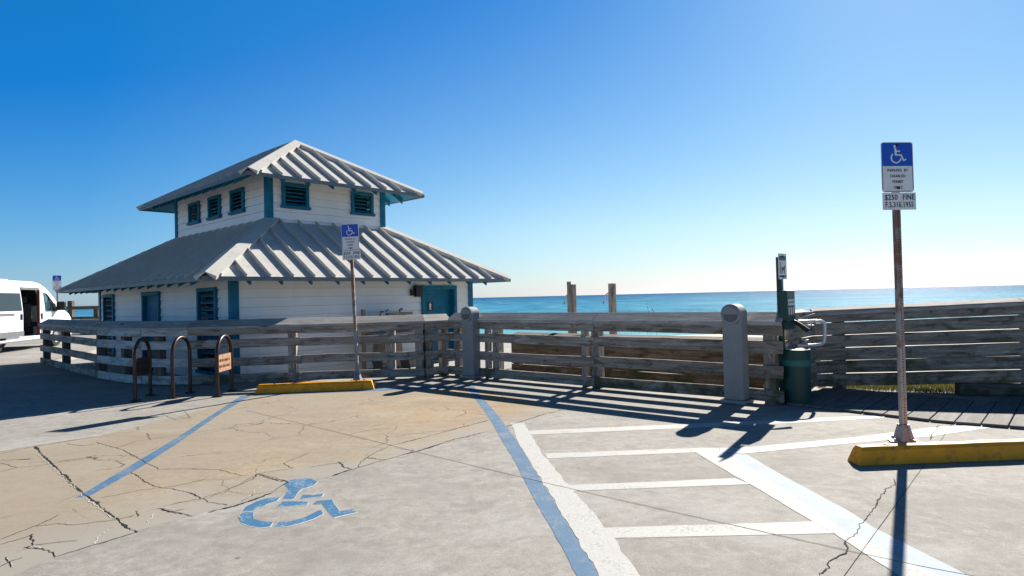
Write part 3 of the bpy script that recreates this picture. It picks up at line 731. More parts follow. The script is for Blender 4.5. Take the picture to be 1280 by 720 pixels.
# roofs
def hip_roof(x0, x1, y0, y1, z, m_, dtop, name, spacing=.5, sh=.082):
    W, D = x1 - x0, y1 - y0; dm = min(W, D) / 2; d = min(dtop, dm)
    e = [(x0, y0), (x1, y0), (x1, y1), (x0, y1)]; tp = [(x0 + d, y0 + d), (x1 - d, y0 + d), (x1 - d, y1 - d), (x0 + d, y1 - d)]
    rf = MB(); so = MB()
    for k in range(4):
        k2 = (k + 1) % 4
        rf.face([(*e[k], z), (*e[k2], z), (*tp[k2], z + d * m_), (*tp[k], z + d * m_)])
        so.face([(*e[k2], z - .045), (*e[k], z - .045), (*tp[k], z + d * m_ - .045), (*tp[k2], z + d * m_ - .045)])
    o = rf.build(name, M['roof'], bd)
    # seams
    sm = MB(); ca = math.cos(math.atan(m_)); sa = math.sin(math.atan(m_))
    for k in range(4):
        a, c = Vector(e[k]), Vector(e[(k + 1) % 4]); ln = (c - a).length; t = (c - a) / ln; inn = Vector((-t.y, t.x))
        up = Vector((-inn.x * sa, -inn.y * sa, ca)); n = int(ln / spacing); off = (ln - (n - 1) * spacing) / 2
        for i in range(n):
            q = off + i * spacing; run = min(q, ln - q, d) - .03
            if run < .15: continue
            p0 = a + t * q - inn * .004; p1 = a + t * q + inn * run
            A = Vector((*p0, z - .004 * m_)) + up * (sh / 2); B = Vector((*p1, z + run * m_)) + up * (sh / 2)
            sm.board(A, B, up, sh, Vector((*t, 0)), .024)
    sm.build('roof_seam', M['roof'], o)
    # hip caps
    for k in range(4):
        hc = MB(); a, c = Vector((*e[k], z)), Vector((*tp[k], z + d * m_)); ax = (c - a).normalized()
        tk = (Vector(e[(k + 1) % 4]) - Vector(e[k])).normalized(); tj = (Vector(e[(k - 1) % 4]) - Vector(e[k])).normalized()
        for t in (tk, tj):
            w3 = Vector((*t, 0)); w3 = (w3 - ax * w3.dot(ax)).normalized() * .20
            # lie in the slope plane: perpendicular part of the eave direction
            nrm = ax.cross(w3).normalized(); nrm = nrm if nrm.z > 0 else -nrm
            lift = Vector((0, 0, sh * (1.28 if k < 2 else .9)))
            hc.hexa([a + lift - Vector((0, 0, .02)), a + lift, a + w3 + nrm * (sh + .006), a + w3 + nrm * .002, c + lift - Vector((0, 0, .02)), c + lift, c + w3 + nrm * (sh + .006), c + w3 + nrm * .002])
        hc.build('hip_cap', M['roof'], o)
    so.build('soffit', M['teal'], bd)
    # fascia
    fa = MB()
    for k in range(4):
        a, c = Vector(e[k]), Vector(e[(k + 1) % 4]); t = (c - a).normalized(); nn = Vector((t.y, -t.x))
        fa.hexa([(*(a + nn * .004), z - .075), (*(a + nn * .004), z + .012), (*(a + nn * .03 - t * .03), z + .012), (*(a + nn * .03 - t * .03), z - .075),
                 (*(c + nn * .004), z - .075), (*(c + nn * .004), z + .012), (*(c + nn * .03 + t * .03), z + .012), (*(c + nn * .03 + t * .03), z - .075)])
    fa.build('fascia', M['fascia'], bd)
    return o
r1 = hip_roof(-.9, BW + .72, -.9, BD + .8, 2.26, MX, 2.9, 'lower_roof')
r2 = hip_roof(U0 - .9, U1 + .76, U0 - .9, V1 + .44, 4.74, MX, 9, 'upper_roof')
rc = MB(); rr = (U1 - U0 + 1.66) / 2; xr = U0 - .9 + rr; rz = 4.74 + rr * MX
for sgn in (-1, 1):
    rc.hexa([(xr, U0 - .9 + rr - .02, rz + .075), (xr, U0 - .9 + rr - .02, rz + .098), (xr + sgn * .2, U0 - .9 + rr - .02, rz - .03), (xr + sgn * .2, U0 - .9 + rr - .02, rz - .05),
             (xr, V1 + .44 - rr - .12, rz + .075), (xr, V1 + .44 - rr - .12, rz + .098), (xr + sgn * .2, V1 + .44 - rr - .12, rz - .03), (xr + sgn * .2, V1 + .44 - rr - .12, rz - .05)])
rc.build('ridge_cap', M['roof'], r2)
def tails(x0, x1, y0, y1, z, ov, sp):
    for k, (a, c, inn) in enumerate((((x0, y0), (x1, y0), (0, 1)), ((x0, y1), (x0, y0), (1, 0)), ((x1, y0), (x1, y1), (-1, 0)))):
        a, c, inn = Vector(a), Vector(c), Vector(inn); ln = (c - a).length; t = (c - a) / ln; n = int((ln - 2 * ov) / sp)
        for i in range(n + 1):
            p = a + t * (ov + (ln - 2 * ov) * i / n); q = p + inn * .06; r_ = p + inn * (ov - .005)
            b = MB(); hw = Vector((*t, 0)) * .022
            A, B = Vector((*q, 0)), Vector((*r_, 0)); zq, zr = z - .048 + .06 * MX, z - .048 + (ov - .005) * MX
            f = [A + Vector((0, 0, zq - .14)), A + Vector((0, 0, zq)), B + Vector((0, 0, zr)), B + Vector((0, 0, zr - .16))]
            b.hexa([p_ - hw for p_ in f] + [p_ + hw for p_ in f]); b.build('rafter_tail', M['teal'], bd)
tails(-.9, BW + .72, -.9, BD + .8, 2.26, .9, .62); tails(U0 - .9, U1 + .76, U0 - .9, V1 + .44, 4.74, .9, .62)
b = MB(); b.prism([(-.12, -.12), (BW + .12, -.12), (BW + .12, BD + .12), (-.12, BD + .12)], .06, Matrix.Translation((0, 0, -.02))); b.build('plinth', M['yard'], bd)

# fish cleaning counter against the right wall
def loc2w(x, y, z): return Matrix.Translation(bd.location) @ Matrix.Rotation(BA, 4, 'Z') @ (Vector((x, y, z)) * BK)
fs = empty('cleaning_counter', loc2w(3.6, -.75, .02), BA); fs.scale = (BK, BK, BK); tag(fs, 'tan outdoor wash counter with pipes and taps standing against the white wall behind the fence', 'wash counter')
b = MB(); b.box(-.55, .62, -.34, .30, .86, .93); b.build('countertop', M['yard'], fs, .006)
b = MB(); b.box(-.52, .60, -.33, .28, .72, .858); b.build('apron', M['tan'], fs)
b = MB(); b.box(-.45, .05, -.25, .26, .16, .72); b.build('cabinet', M['tan'], fs)
b = MB(); b.box(-.60, .58, .30, .34, .86, 1.33); b.box(.05, .80, .26, .35, 1.33, 1.40); b.build('backsplash', M['tan'], fs)
for x in (-.68, .22): b = MB(); b.tube([(x, .3, .0), (x, .3, 1.50 if x < 0 else 1.36)], .05 if x < 0 else .02, 12); b.build('pipe', M['tan'] if x < 0 else M['steel_white'], fs)
b = MB(); b.tube([(.32, .3, .1), (.32, .3, 1.36)], .018, 10); b.tube([(-.5, .28, 1.40), (.3, .28, 1.41)], .018, 8); b.build('pipe', M['steel_white'], fs)
b = MB(); b.tube([(.40, .28, 1.40), (.40, .28, 1.47), (.40, .22, 1.50), (.40, .17, 1.47)], .018, 8); b.box(.37, .43, .24, .30, 1.43, 1.46); b.build('tap', M['teal'], fs)
b = MB(); b.tube([(-.2, .28, 1.33), (-.2, .28, 1.42), (-.2, .16, 1.43)], .02, 8); b.tube([(-.02, .28, 1.33), (-.02, .28, 1.46), (-.02, .2, 1.47)], .015, 8); b.build('tap', M['black'], fs)
b = MB(); b.prism([(-.62, .32), (.78, .32), (.86, .04), (-.2, .14), (-.60, .24)], .05, Matrix.Translation((0, -.3, 0)) @ Matrix.Rotation(rad(90), 4, 'X')); b.build('lower_panel', M['tan'], fs)
for x in (-.80, .0, .62):
    b = MB(); b.prism([(x - .12, .32), (x + .13, .32), (x + .19, -.0), (x - .03, -.0)], .02, Matrix.Translation((0, -.36, 0)) @ Matrix.Rotation(rad(90), 4, 'X')); b.build('dark_gap', M['black'], fs)  # black plates standing in for the dark gaps across the lower panel

# ================================================================== FENCES
def miter(pts, off):
    out = []
    for i in range(len(pts)):
        p = Vector(pts[i]); ns = []
        for a, c in ((i - 1, i), (i, i + 1)):
            if a >= 0 and c < len(pts):
                d = (Vector(pts[c]) - Vector(pts[a])).normalized(); ns.append(Vector((d.y, -d.x)))
        n = sum(ns, Vector((0, 0))).normalized(); k = 1 / max(.3, n.dot(ns[0])); out.append(p + n * off * k)
    return out
def cap(parent, pts, zl, zh, mats, off0=.075, off1=-.14, dz=None):
    a, c = miter(pts, off0), miter(pts, off1); dz = dz or [0] * len(pts)
    for i in range(len(pts) - 1):
        g = .004; b = MB()
        q = [(*a[i], zl + dz[i]), (*c[i], zh + dz[i]), (*a[i + 1], zl + dz[i + 1]), (*c[i + 1], zh + dz[i + 1])]; q = [Vector(x) for x in q]
        d = (q[2] - q[0]).normalized() * g * .5
        t = Vector((0, 0, -.042))
        b.hexa([q[0] + d + t, q[0] + d, q[1] + d, q[1] + d + t, q[2] - d + t, q[2] - d, q[3] - d, q[3] - d + t])
        b.build('cap_rail', mats[i % len(mats)] if isinstance(mats, list) else mats, parent, .004)
def rails(parent, A, B, heights, W, mat, T=.040, gap=.003, za=0.0, zb=0.0, wob=.006, sag=True):
    A, B = Vector(A), Vector(B); d = (B - A).normalized(); n = Vector((d.y, -d.x))
    for h in heights:
        b = MB(); j = [random.uniform(-wob, wob) for _ in range(3)]
        p0 = Vector((*(A + d * gap + n * (T / 2 + .001)), h + za + j[0])); p1 = Vector((*(B - d * gap + n * (T / 2 + .001)), h + zb + j[1]))
        b.plank(p0, p1, (0, 0, 1), W, (*n, 0), T, 0, min(.008, wob + .002)); b.build('rail', mat, parent, .004)
def post(parent, p, n, z0, z1, mat, s=.14):
    """post whose front face lies on the rail line"""
    b = MB(); n = Vector(n).normalized(); t = Vector((-n.y, n.x)); c = Vector(p) - n * (s / 2 + .001)
    b.board((*c, z0), (*c, z1), (*t, 0), s, (*n, 0), s); b.build('post', mat, parent, .006)
def nrm(A, B): d = (Vector(B) - Vector(A)).normalized(); return Vector((d.y, -d.x))
HS = [.93, .70, .40, .10]
F1 = [(-11.77, 15.40), (-7.96, 11.86), (-6.48, 10.79), (-5.58, 10.62), (-1.59, 11.0), (-1.155, 11.27)]
f1 = empty('wooden_fence', (-5.58, 10.62, 0)); tag(f1, 'grey weathered rail fence bending around the building behind the bike racks', 'fence')
def rel(parent, o): o.matrix_parent_inverse = Matrix.Translation(-parent.location); return o
class At:      # parts are modelled in world space and parented with the inverse of the thing's place
    def __init__(s, p): s.p = p
    def __enter__(s): s.k = set(o.name for o in s.p.children); return s
    def __exit__(s, *a):
        for o in s.p.children:
            if o.name not in s.k: o.matrix_parent_inverse = Matrix.Translation(-Vector(s.p.location))
with At(f1):
    cap(f1, F1, 1.005, 1.12, M['wood_cap'])
    mid = (-9.9, 13.66)
    rails(f1, F1[0], F1[1], HS, .145, M['wood']); rails(f1, F1[1], F1[2], HS, .145, M['wood_white']); rails(f1, F1[2], F1[3], HS, .145, M['wood_white'])
    j = Vector(F1[3]).lerp(Vector(F1[4]), .47)
    rails(f1, F1[3], j, HS, .145, M['wood']); rails(f1, j, F1[4], HS, .145, M['wood']); rails(f1, F1[4], F1[5], HS, .145, M['wood'])
    for q, sg in ((.03, 0), (.42, 0), (.97, 0)): post(f1, Vector(F1[0]).lerp(Vector(F1[1]), q), nrm(F1[0], F1[1]), -.4, 1.0, M['wood_dark'])
    post(f1, Vector(F1[1]).lerp(Vector(F1[2]), .55), nrm(F1[1], F1[2]), -.5, 1.0, M['wood_dark']); post(f1, Vector(F1[2]).lerp(Vector(F1[3]), .3), nrm(F1[2], F1[3]), -.5, 1.0, M['wood_dark'])
    for x in (-3.87, -2.17, -1.68):
        q = (x - F1[3][0]) / (F1[4][0] - F1[3][0]); post(f1, Vector(F1[3]).lerp(Vector(F1[4]), q), nrm(F1[3], F1[4]), -.5, 1.0, M['wood'])
    post(f1, Vector(F1[4]).lerp(Vector(F1[5]), .22), nrm(F1[4], F1[5]), -.5, 1.0, M['wood']); post(f1, Vector(F1[4]).lerp(Vector(F1[5]), .8), nrm(F1[4], F1[5]), -.5, 1.0, M['wood_moss'])
F2 = [(-1.155, 11.27), (1.23, 9.27), (3.30, 7.54)]
f2 = empty('wooden_fence', (1.23, 9.27, 0)); tag(f2, 'grey weathered four rail fence running between the two grey light bollards', 'fence')
with At(f2):
    cap(f2, F2, 1.015, 1.135, M['wood_cap'])
    rails(f2, F2[0], F2[1], HS, .15, M['wood']); rails(f2, F2[1], F2[2], HS, .15, M['wood_moss'])
    d = Vector(F2[2]) - Vector(F2[0]); n = nrm(F2[0], F2[2])
    for q in (.03, .19, .535, .97): post(f2, Vector(F2[0]) + d * q, n, -.5, .99, M['wood_moss'] if q > .9 else M['wood'])
    for q in (.155, .50): post(f2, Vector(F2[0]) + d * q, n, -.5, .99, M['wood'], .09)
F3 = [(4.22, 8.68), (6.68, 8.05), (9.7, 7.27)]
f3 = empty('wooden_fence', (4.22, 8.68, 0)); tag(f3, 'tall close boarded grey fence with narrow gaps on the right beside the plank walk', 'fence')
R0 = (3.47, 7.88)
with At(f3):
    A, B = Vector(F3[0]), Vector(F3[2]); dz = (0, .10, .20)
    cap(f3, [F3[0], F3[1], F3[2]], 1.075, 1.135, M['wood_cap'], .06, -.16, dz)
    h = [.990, .813, .636, .459, .282, .105]
    W3 = .1695
    rails(f3, F3[0], F3[1], [x + .03 for x in h], W3, M['wood_moss'], .045, .003, .0, .08, .002); rails(f3, F3[1], F3[2], [x + .03 for x in h], W3, M['wood_moss'], .045, .003, .08, .15, .002)
    n = nrm(F3[0], F3[2])
    for q in (.06, .46, .72, .98): post(f3, A.lerp(B, q), n, -.3, 1.08, M['wood_dark'])
    cap(f3, [R0, F3[0]], 1.075, 1.135, M['wood_cap'], .06, -.16, (-.06, 0))
    rails(f3, R0, F3[0], [x + .03 for x in h], .168, M['wood_moss'], .045)
    post(f3, Vector(R0).lerp(Vector(F3[0]), .5), nrm(R0, F3[0]), -.3, 1.08, M['wood_dark'])
b = MB(); b.board((5.72, 7.98, .075), (9.6, 6.95, .075), (0, 0, 1), .15, (.25, 1, 0), .15); o = b.build('timber_beam', M['wood_dark'], None, .008)
tag(o, 'dark timber beam lying at the foot of the close boarded fence on the right', 'beam')
F4 = [(-.02, 13.15), (3.6, 10.22), (4.75, 9.55)]
f4 = empty('wooden_fence', (0, 13.15, -.34)); tag(f4, 'lower brown boarded fence seen through the rails behind the middle fence', 'fence')
with At(f4):
    cap(f4, F4[:2], .60, .64, M['wood_dark'], .06, -.18)
    rails(f4, F4[1], F4[2], [.49, .29, .09, -.11, -.30], .199, M['wood_dark'], .045)
    cap(f4, F4[1:], .60, .64, M['wood_dark'], .06, -.18)
    rails(f4, F4[0], F4[1], [.49, .29, .09, -.11, -.30], .199, M['wood_dark'], .045, .003, 0, 0, .008)
    for q in (.02, .5, .97): post(f4, Vector(F4[0]).lerp(Vector(F4[1]), q), nrm(F4[0], F4[1]), -.5, .6, M['wood_dark'])
    b = MB(); n = nrm(F4[0], F4[1]); a = Vector(F4[0]).lerp(Vector(F4[1]), .35) + n * .12; c = Vector(F4[0]).lerp(Vector(F4[1]), .75) + n * .12
    b.tube([(*a, .60), (*c, .60)], .028, 10); b.tube([(*c, .60), (*(c - n * .06), .55), (*(c - n * .12), .54)], .02, 8); b.build('handrail', M['steel_white'], f4)

# ================================================================== OBJECTS
# light bollards
def bollard(p, rz):
    o = empty('bollard_light', (*p, 0), rz)
    w_, hgt = .124, 1.12
    poly = [(-w_, .05), (w_, .05), (w_, hgt)] + [(w_ * math.cos(math.pi * k / 20), hgt + w_ * math.sin(math.pi * k / 20)) for k in range(1, 20)] + [(-w_, hgt)]
    Mx = Matrix.Translation((0, .10, 0)) @ Matrix.Rotation(rad(90), 4, 'X')
    b = MB(); b.prism(poly, .20, Mx); b.build('body', M['bollard'], o, .010)
    b = MB(); b.box(-.16, .16, -.135, .145, 0.004, .05); b.build('base_plate', M['bollard'], o, .008)
    b = MB(); Md = Matrix.Translation((0, -.10, hgt)) @ Matrix.Rotation(rad(90), 4, 'X')
    b.prism([(.127 * math.cos(2 * math.pi * k / 32), .127 * math.sin(2 * math.pi * k / 32)) for k in range(32)], .03, Md)
    hd = b.build('lamp_head', M['bollard'], o, .006)
    b = MB(); b.prism([(  .096 * math.cos(math.pi + math.pi * k / 16), -.004 + .096 * math.sin(math.pi + math.pi * k / 16)) for k in range(17)], .004, Matrix.Translation((0, -.129, hgt)) @ Matrix.Rotation(rad(90), 4, 'X'))
    b.build('lens', M['vangrey'], hd)
    b = MB(); b.prism([(.099 * math.cos(math.pi * k / 16), .004 + .099 * math.sin(math.pi * k / 16)) for k in range(17)], .028, Matrix.Translation((0, -.128, hgt)) @ Matrix.Rotation(rad(90), 4, 'X'))
    b.build('hood', M['bollard'], hd, .008)
    return o
brz = math.atan2(-.766, -.643) + rad(90)
o1 = bollard((-.735, 10.78), brz + rad(4)); tag(o1, 'grey round topped light bollard at the inner corner of the fence', 'bollard', 'round topped light bollards')
o2 = copy_tree(o1); o2.location = (2.80, 7.78, 0); o2.rotation_euler.z = brz - rad(3); tag(o2, 'grey round topped light bollard nearest the green dog waste station', 'bollard', 'round topped light bollards')

# bike racks
def rack(p, q, plate):
    p, q = Vector((*p, 0)), Vector((*q, 0)); c = (p + q) / 2; d = q - p; o = empty('bike_rack', c, math.atan2(d.y, d.x))
    hw, r_, h = d.length / 2, d.length / 2, .90
    path = [(-hw, 0, .01)] + [(-hw, 0, z) for z in (.3, .6)] + [(-r_ * math.cos(math.pi * k / 16), 0, h - r_ + .0 + r_ * math.sin(math.pi * k / 16)) for k in range(17)] + [(hw, 0, z) for z in (.6, .3, .01)]
    b = MB(); b.tube(path, .026, 14); b.build('hoop', M['bronze'], o)
    for s in (-1, 1):
        b = MB(); b.lathe([(.0, .018), (.075, .016), (.078, .005)], (s * hw, 0, 0), 18)
        for k in range(4): b.lathe([(.012, .016), (.012, .028), (.0, .028)], (s * hw + .055 * math.cos(k * 1.571 + .78), .055 * math.sin(k * 1.571 + .78), 0), 8)
        b.build('foot_flange', M['bronze'], o)
    if plate:
        b = MB(); b.box(-hw + .027, hw - .027, -.006, .006, .36, .62); pm = M['rustplate'] if plate == 1 else M['bronze']; pl = b.build('plate', pm, o)  # second plate is seen from its shaded side; that shade is its bronze colour
        b = MB(); random.seed(3)
        for row in (.51, .42):
            x = -hw + .07
            while x < hw - .08:                       # worn raised marks in two rows
                wv = random.uniform(.012, .03); hv = random.uniform(.03, .05)
                for sd in (-1, 1):
                    b.box(x, x + .008, sd * .0075 - .0015, sd * .0075 + .0015, row, row + hv)
                    b.box(x, x + wv, sd * .0075 - .0014, sd * .0075 + .0014, row + random.choice((0, hv / 2, hv - .008)), row + hv / 2 + .012)
                x += wv + .016
        b.build('worn_marking', M['bronze'] if plate == 1 else M['black'], pl)
    return o
tag(rack((-4.471, 9.298), (-4.507, 9.854), 1), 'bronze hoop bike rack with a rusty orange plate, nearest the yellow wheel stop', 'bike rack', 'hoop bike racks')
tag(rack((-5.116, 9.244), (-5.117, 9.75), 0), 'bronze hoop bike rack without any plate, middle of the three', 'bike rack', 'hoop bike racks')
tag(rack((-5.542, 9.021), (-5.649, 9.58), 2), 'bronze hoop bike rack with a plate coloured dark as shaded, farthest left in the building shade', 'bike rack', 'hoop bike racks')

# wheel stops
def stop(A, L, ang, label, h=.135, dd=.17):
    o = empty('wheel_stop', (*A, 0), ang); b = MB(); n = 26
    prof = [(0, 0), (.022, h * .80), (.045, h), (dd - .045, h), (dd - .022, h * .80), (dd, 0)]
    rings = []
    for i in range(n + 1):
        x = L * i / n; e = 1.0
        ins = .05 if i in (0, n) else 0
        rings.append([(x + (z / h * .045 if i == 0 else -z / h * .045 if i == n else 0), y + pnoise(Vector((x * 4, y * 9, z * 9))) * .006, z * (1 + pnoise(Vector((x * 5, 3, y * 11))) * .04) + .004) for y, z in prof])
    pts = [p for rg in rings for p in rg]; k = len(prof)
    fs = [[i * k + j, (i + 1) * k + j, (i + 1) * k + j + 1, i * k + j + 1] for i in range(n) for j in range(k - 1)]
    b.idx(pts, fs); b.face([rings[0][j] for j in range(k)]); b.face([rings[-1][j] for j in reversed(range(k))])
    b.build('block', M['yellow'], o, .006)
    for x in (.28, L - .28):
        b = MB(); b.lathe([(.018, h + .003), (.018, h + .014), (.0, h + .016)], (x, dd / 2, 0), 10); b.build('anchor_pin', M['bronze'], o)
    tag(o, label, 'wheel stop', 'yellow concrete wheel stops'); return o
stop((-3.982, 9.454), 1.80, math.atan2(.214, 1.753), 'yellow wheel stop in front of the leaning parking sign by the bike racks')
stop((2.709, 4.876), 1.85, math.atan2(.07, 1.35), 'large yellow wheel stop at the right, in front of the upright parking sign')
stop((-15.1, 22.0), 1.8, rad(8), 'far yellow wheel stop seen through the fence beside the building')

# accessible parking signs
def textmesh(s, size, name, mat, parent, Mx, sx=1.0, ex=.0006):
    cu = bpy.data.curves.new(name, 'FONT'); cu.body = s; cu.size = size; cu.align_x = 'CENTER'; cu.align_y = 'CENTER'; cu.extrude = ex; cu.space_character = 1.08; cu.resolution_u = 3; cu.offset = size * .012
    t = bpy.data.objects.new(name, cu); COL.objects.link(t); bpy.context.view_layer.update()
    me = bpy.data.meshes.new_from_object(t.evaluated_get(bpy.context.evaluated_depsgraph_get()))
    bpy.data.objects.remove(t); bpy.data.curves.remove(cu)
    me.transform(Matrix.Scale(sx, 4, (1, 0, 0))); me.materials.clear(); me.materials.append(mat)
    o = bpy.data.objects.new(name, me); COL.objects.link(o); o.parent = parent; o.matrix_basis = Mx; return o
def rrect(w_, h_, r_, n=6):
    p = []
    for cx, cy, a in ((w_ / 2 - r_, h_ / 2 - r_, 0), (-w_ / 2 + r_, h_ / 2 - r_, 90), (-w_ / 2 + r_, -h_ / 2 + r_, 180), (w_ / 2 - r_, -h_ / 2 + r_, 270)):
        p += [(cx + r_ * math.cos(rad(a + 90 * k / n)), cy + r_ * math.sin(rad(a + 90 * k / n))) for k in range(n + 1)]
    return p
X90 = Matrix.Rotation(rad(90), 4, 'X')
def psign(p, label, lean=0.0, rz=0.0, facing=0.0):
    o = empty('parking_sign', (*p, 0), rz); o.rotation_euler = (0, lean, rz)
    b = MB(); b.board((0, 0, .03), (0, 0, 2.70), (1, 0, 0), .052, (0, 1, 0), .046); b.build('post', M['pole'], o, .004)
    b = MB(); b.board((0, 0, .01), (0, 0, .16), (1, 0, 0), .072, (0, 1, 0), .068); b.lathe([(.05, .15), (.085, .03), (.09, .016), (.13, .012), (.13, .004)], (0, 0, 0), 8, sm=False)
    for k in range(4): b.lathe([(.014, .012), (.014, .04), (0, .042)], (.105 * math.cos(k * 1.571 + .3), .105 * math.sin(k * 1.571 + .3), 0), 8)
    b.build('base_bracket', M['pole'], o)
    # upper plate 0.305 x 0.457, centre z 2.455
    W, Hh, zc = .305, .457, 2.497
    F = Matrix.Rotation(facing, 4, 'Z') @ Matrix.Translation((0, -.030, zc)) @ X90
    b = MB(); b.prism(rrect(W, Hh, .025), .003, F); pl = b.build('sign_plate', M['white'], o)
    b = MB(); w2, y0, y1 = W / 2 - .006, .010, Hh / 2 - .006
    b.prism([(-w2, y0), (w2, y0)] + [(w2 - .02 + .02 * math.cos(rad(a)), y1 - .02 + .02 * math.sin(rad(a))) for a in range(0, 91, 15)] + [(-w2 + .02 + .02 * math.cos(rad(a)), y1 - .02 + .02 * math.sin(rad(a))) for a in range(90, 181, 15)], .001, F @ Matrix.Translation((0, 0, .003)))
    b.build('blue_panel', M['blue_sign'], pl)
    b = MB(); lw = .005
    b.box(-w2, -w2 + lw, -Hh / 2 + .025, .006, .003, .004, M=F); b.box(w2 - lw, w2, -Hh / 2 + .025, .006, .003, .004, M=F); b.box(-w2 + .02, w2 - .02, -Hh / 2 + .006, -Hh / 2 + .006 + lw, .003, .004, M=F)
    b.build('border', M['black'], pl)
    b = MB(); isa(b, F @ Matrix.Translation((-.078, .036, .0045)) @ Matrix.Scale(.165, 4, (1, 0, 0)) @ Matrix.Scale(.165, 4, (0, 1, 0)), .001); b.build('wheelchair_symbol', M['white'], pl)
    for k, s in enumerate(('PARKING  BY', 'DISABLED', 'PERMIT', 'ONLY')):
        textmesh(s, .036, 'lettering', M['black'], pl, F @ Matrix.Translation((0, -.030 - .052 * k, .0042)), .86)
    F2_ = Matrix.Rotation(facing, 4, 'Z') @ Matrix.Translation((.008, -.030, zc - Hh / 2 - .004 - .078)) @ X90
    b = MB(); b.prism(rrect(.318, .156, .004), .003, F2_); p2 = b.build('fine_plate', M['white'], o)
    textmesh('$250', .068, 'lettering', M['black'], p2, F2_ @ Matrix.Translation((-.078, .034, .0042)), .84); textmesh('FINE', .068, 'lettering', M['black'], p2, F2_ @ Matrix.Translation((.088, .034, .0042)), .80); textmesh('F.S.316.1955', .068, 'lettering', M['black'], p2, F2_ @ Matrix.Translation((0, -.034, .0042)), .72)
    for z in (zc + .20, zc - .19):
        b = MB(); b.prism([(.013 * math.cos(k * .785), .013 * math.sin(k * .785)) for k in range(8)], .010, Matrix.Rotation(facing, 4, 'Z') @ Matrix.Translation((0, -.033, z)) @ X90); b.build('bolt', M['bronze'], o)
    tag(o, label, 'sign', 'accessible parking signs'); return o
s1 = psign((3.528, 5.62), 'upright blue and white accessible parking sign on the near right post', 0, rad(4), 0)
s2 = copy_tree(s1); s2.location = (-2.70, 10.66, 0); s2.rotation_euler = (0, rad(-1.7), rad(-3)); tag(s2, 'leaning blue and white accessible parking sign in front of the building', 'sign', 'accessible parking signs')
s3 = copy_tree(s1); s3.location = (-18.75, 25.4, 0); s3.rotation_euler = (0, 0, rad(20)); tag(s3, 'distant blue and white accessible parking sign behind the white van', 'sign', 'accessible parking signs')

# dog waste station, facing along the fence
ds = empty('dog_waste_station', (3.345, 7.69, 0), rad(45)); tag(ds, 'dark green dog waste bag dispenser on a thin post beside the green bin', 'dispenser')
b = MB(); b.box(-.032, .032, -.032, .032, 0, 1.82); b.build('post', M['green'], ds, .004)
b = MB(); Mf = Matrix.Translation((0, -.035, 1.70)) @ X90; b.prism(rrect(.25, .32, .02), .004, Mf); sp = b.build('sign_plate', M['white'], ds)
b = MB(); b.box(-.105, .105, .075, .13, .004, .005, M=Mf); b.box(-.105, .105, -.135, -.11, .004, .005, M=Mf); b.build('dark_band', M['vangrey'], sp)
b = MB(); dog = [(-.05, -.09), (-.03, -.09), (-.028, -.05), (.02, -.05), (.025, -.09), (.042, -.09), (.042, -.03), (.07, .0), (.055, .02), (.03, -.005), (-.04, -.015), (-.06, .01), (-.055, -.03)]
b.prism(dog, .001, Mf @ Matrix.Translation((.02, 0, .004))); b.box(-.085, -.06, -.09, .06, .004, .005, M=Mf); b.build('dog_figure', M['vangrey'], sp)
for z in (.125, -.13): b = MB(); b.prism([(.012 * math.cos(k * .785), .012 * math.sin(k * .785)) for k in range(8)], .012, Mf @ Matrix.Translation((0, z, .004))); b.build('bolt', M['black'], sp)
b = MB(); b.box(-.125, .125, -.130, -.033, .92, 1.40); bx = b.build('dispenser_box', M['green'], ds, .008)
Mb = Matrix.Translation((0, -.1305, 1.16)) @ X90
b = MB(); b.box(-.10, .10, .055, .13, 0, .0015, M=Mb); lab = b.build('label', M['white'], bx)
textmesh('DOG WASTE', .034, 'lettering', M['black'], lab, Mb @ Matrix.Translation((0, .093, .002)), .85)
b = MB()
for i in range(3): b.box(-.09 + .065 * i, -.05 + .065 * i, -.06, .03, 0, .0012, M=Mb)
b.build('instructions', M['steel_white'], bx)
b = MB(); b.tube([(.05, -.135, 1.02), (.05, -.17, 1.0), (.06, -.30, .90)], [.018, .024, .032], 12); b.tube([(-.17, -.10, 1.0), (.19, -.10, 1.0)], .02, 10); b.build('handle', M['black'], ds)

# litter bin
tb = empty('trash_can', (3.50, 7.66, 0)); tag(tb, 'dark green perforated round litter bin with pale lid beside the dispenser post', 'trash can')
b = MB(); n = 40; R_, Hb = .168, .66
for z0, z1, mi in ((.03, .47, 0), (.47, .54, 1), (.54, Hb, 0)):
    for k in range(n):
        a0, a1 = 2 * math.pi * k / n, 2 * math.pi * (k + 1) / n
        b.face([(R_ * math.cos(a0), R_ * math.sin(a0), z0), (R_ * math.cos(a1), R_ * math.sin(a1), z0), (R_ * math.cos(a1), R_ * math.sin(a1), z1), (R_ * math.cos(a0), R_ * math.sin(a0), z1)],
               [(k / n, z0), (k / n + 1 / n, z0), (k / n + 1 / n, z1), (k / n, z1)], mi, True)
M['band'] = paint('lighter green band', (.012, .14, .115), .45, .1)
b.build('basket', [M['bin'], M['band']], tb)
b = MB(); b.lathe([(.0, .02), (.172, .02), (.172, .035), (.1, .035)], n=40); b.lathe([(R_ + .005, Hb - .015), (R_ + .008, Hb + .012), (R_ - .012, Hb + .012), (R_ - .014, Hb - .02)], n=40); b.build('hoop', M['green'], tb)
b = MB(); b.lathe([(.0, Hb + .010), (.10, Hb + .012), (.154, Hb + .002), (.154, Hb - .03)], n=36); b.build('lid', M['white'], tb)
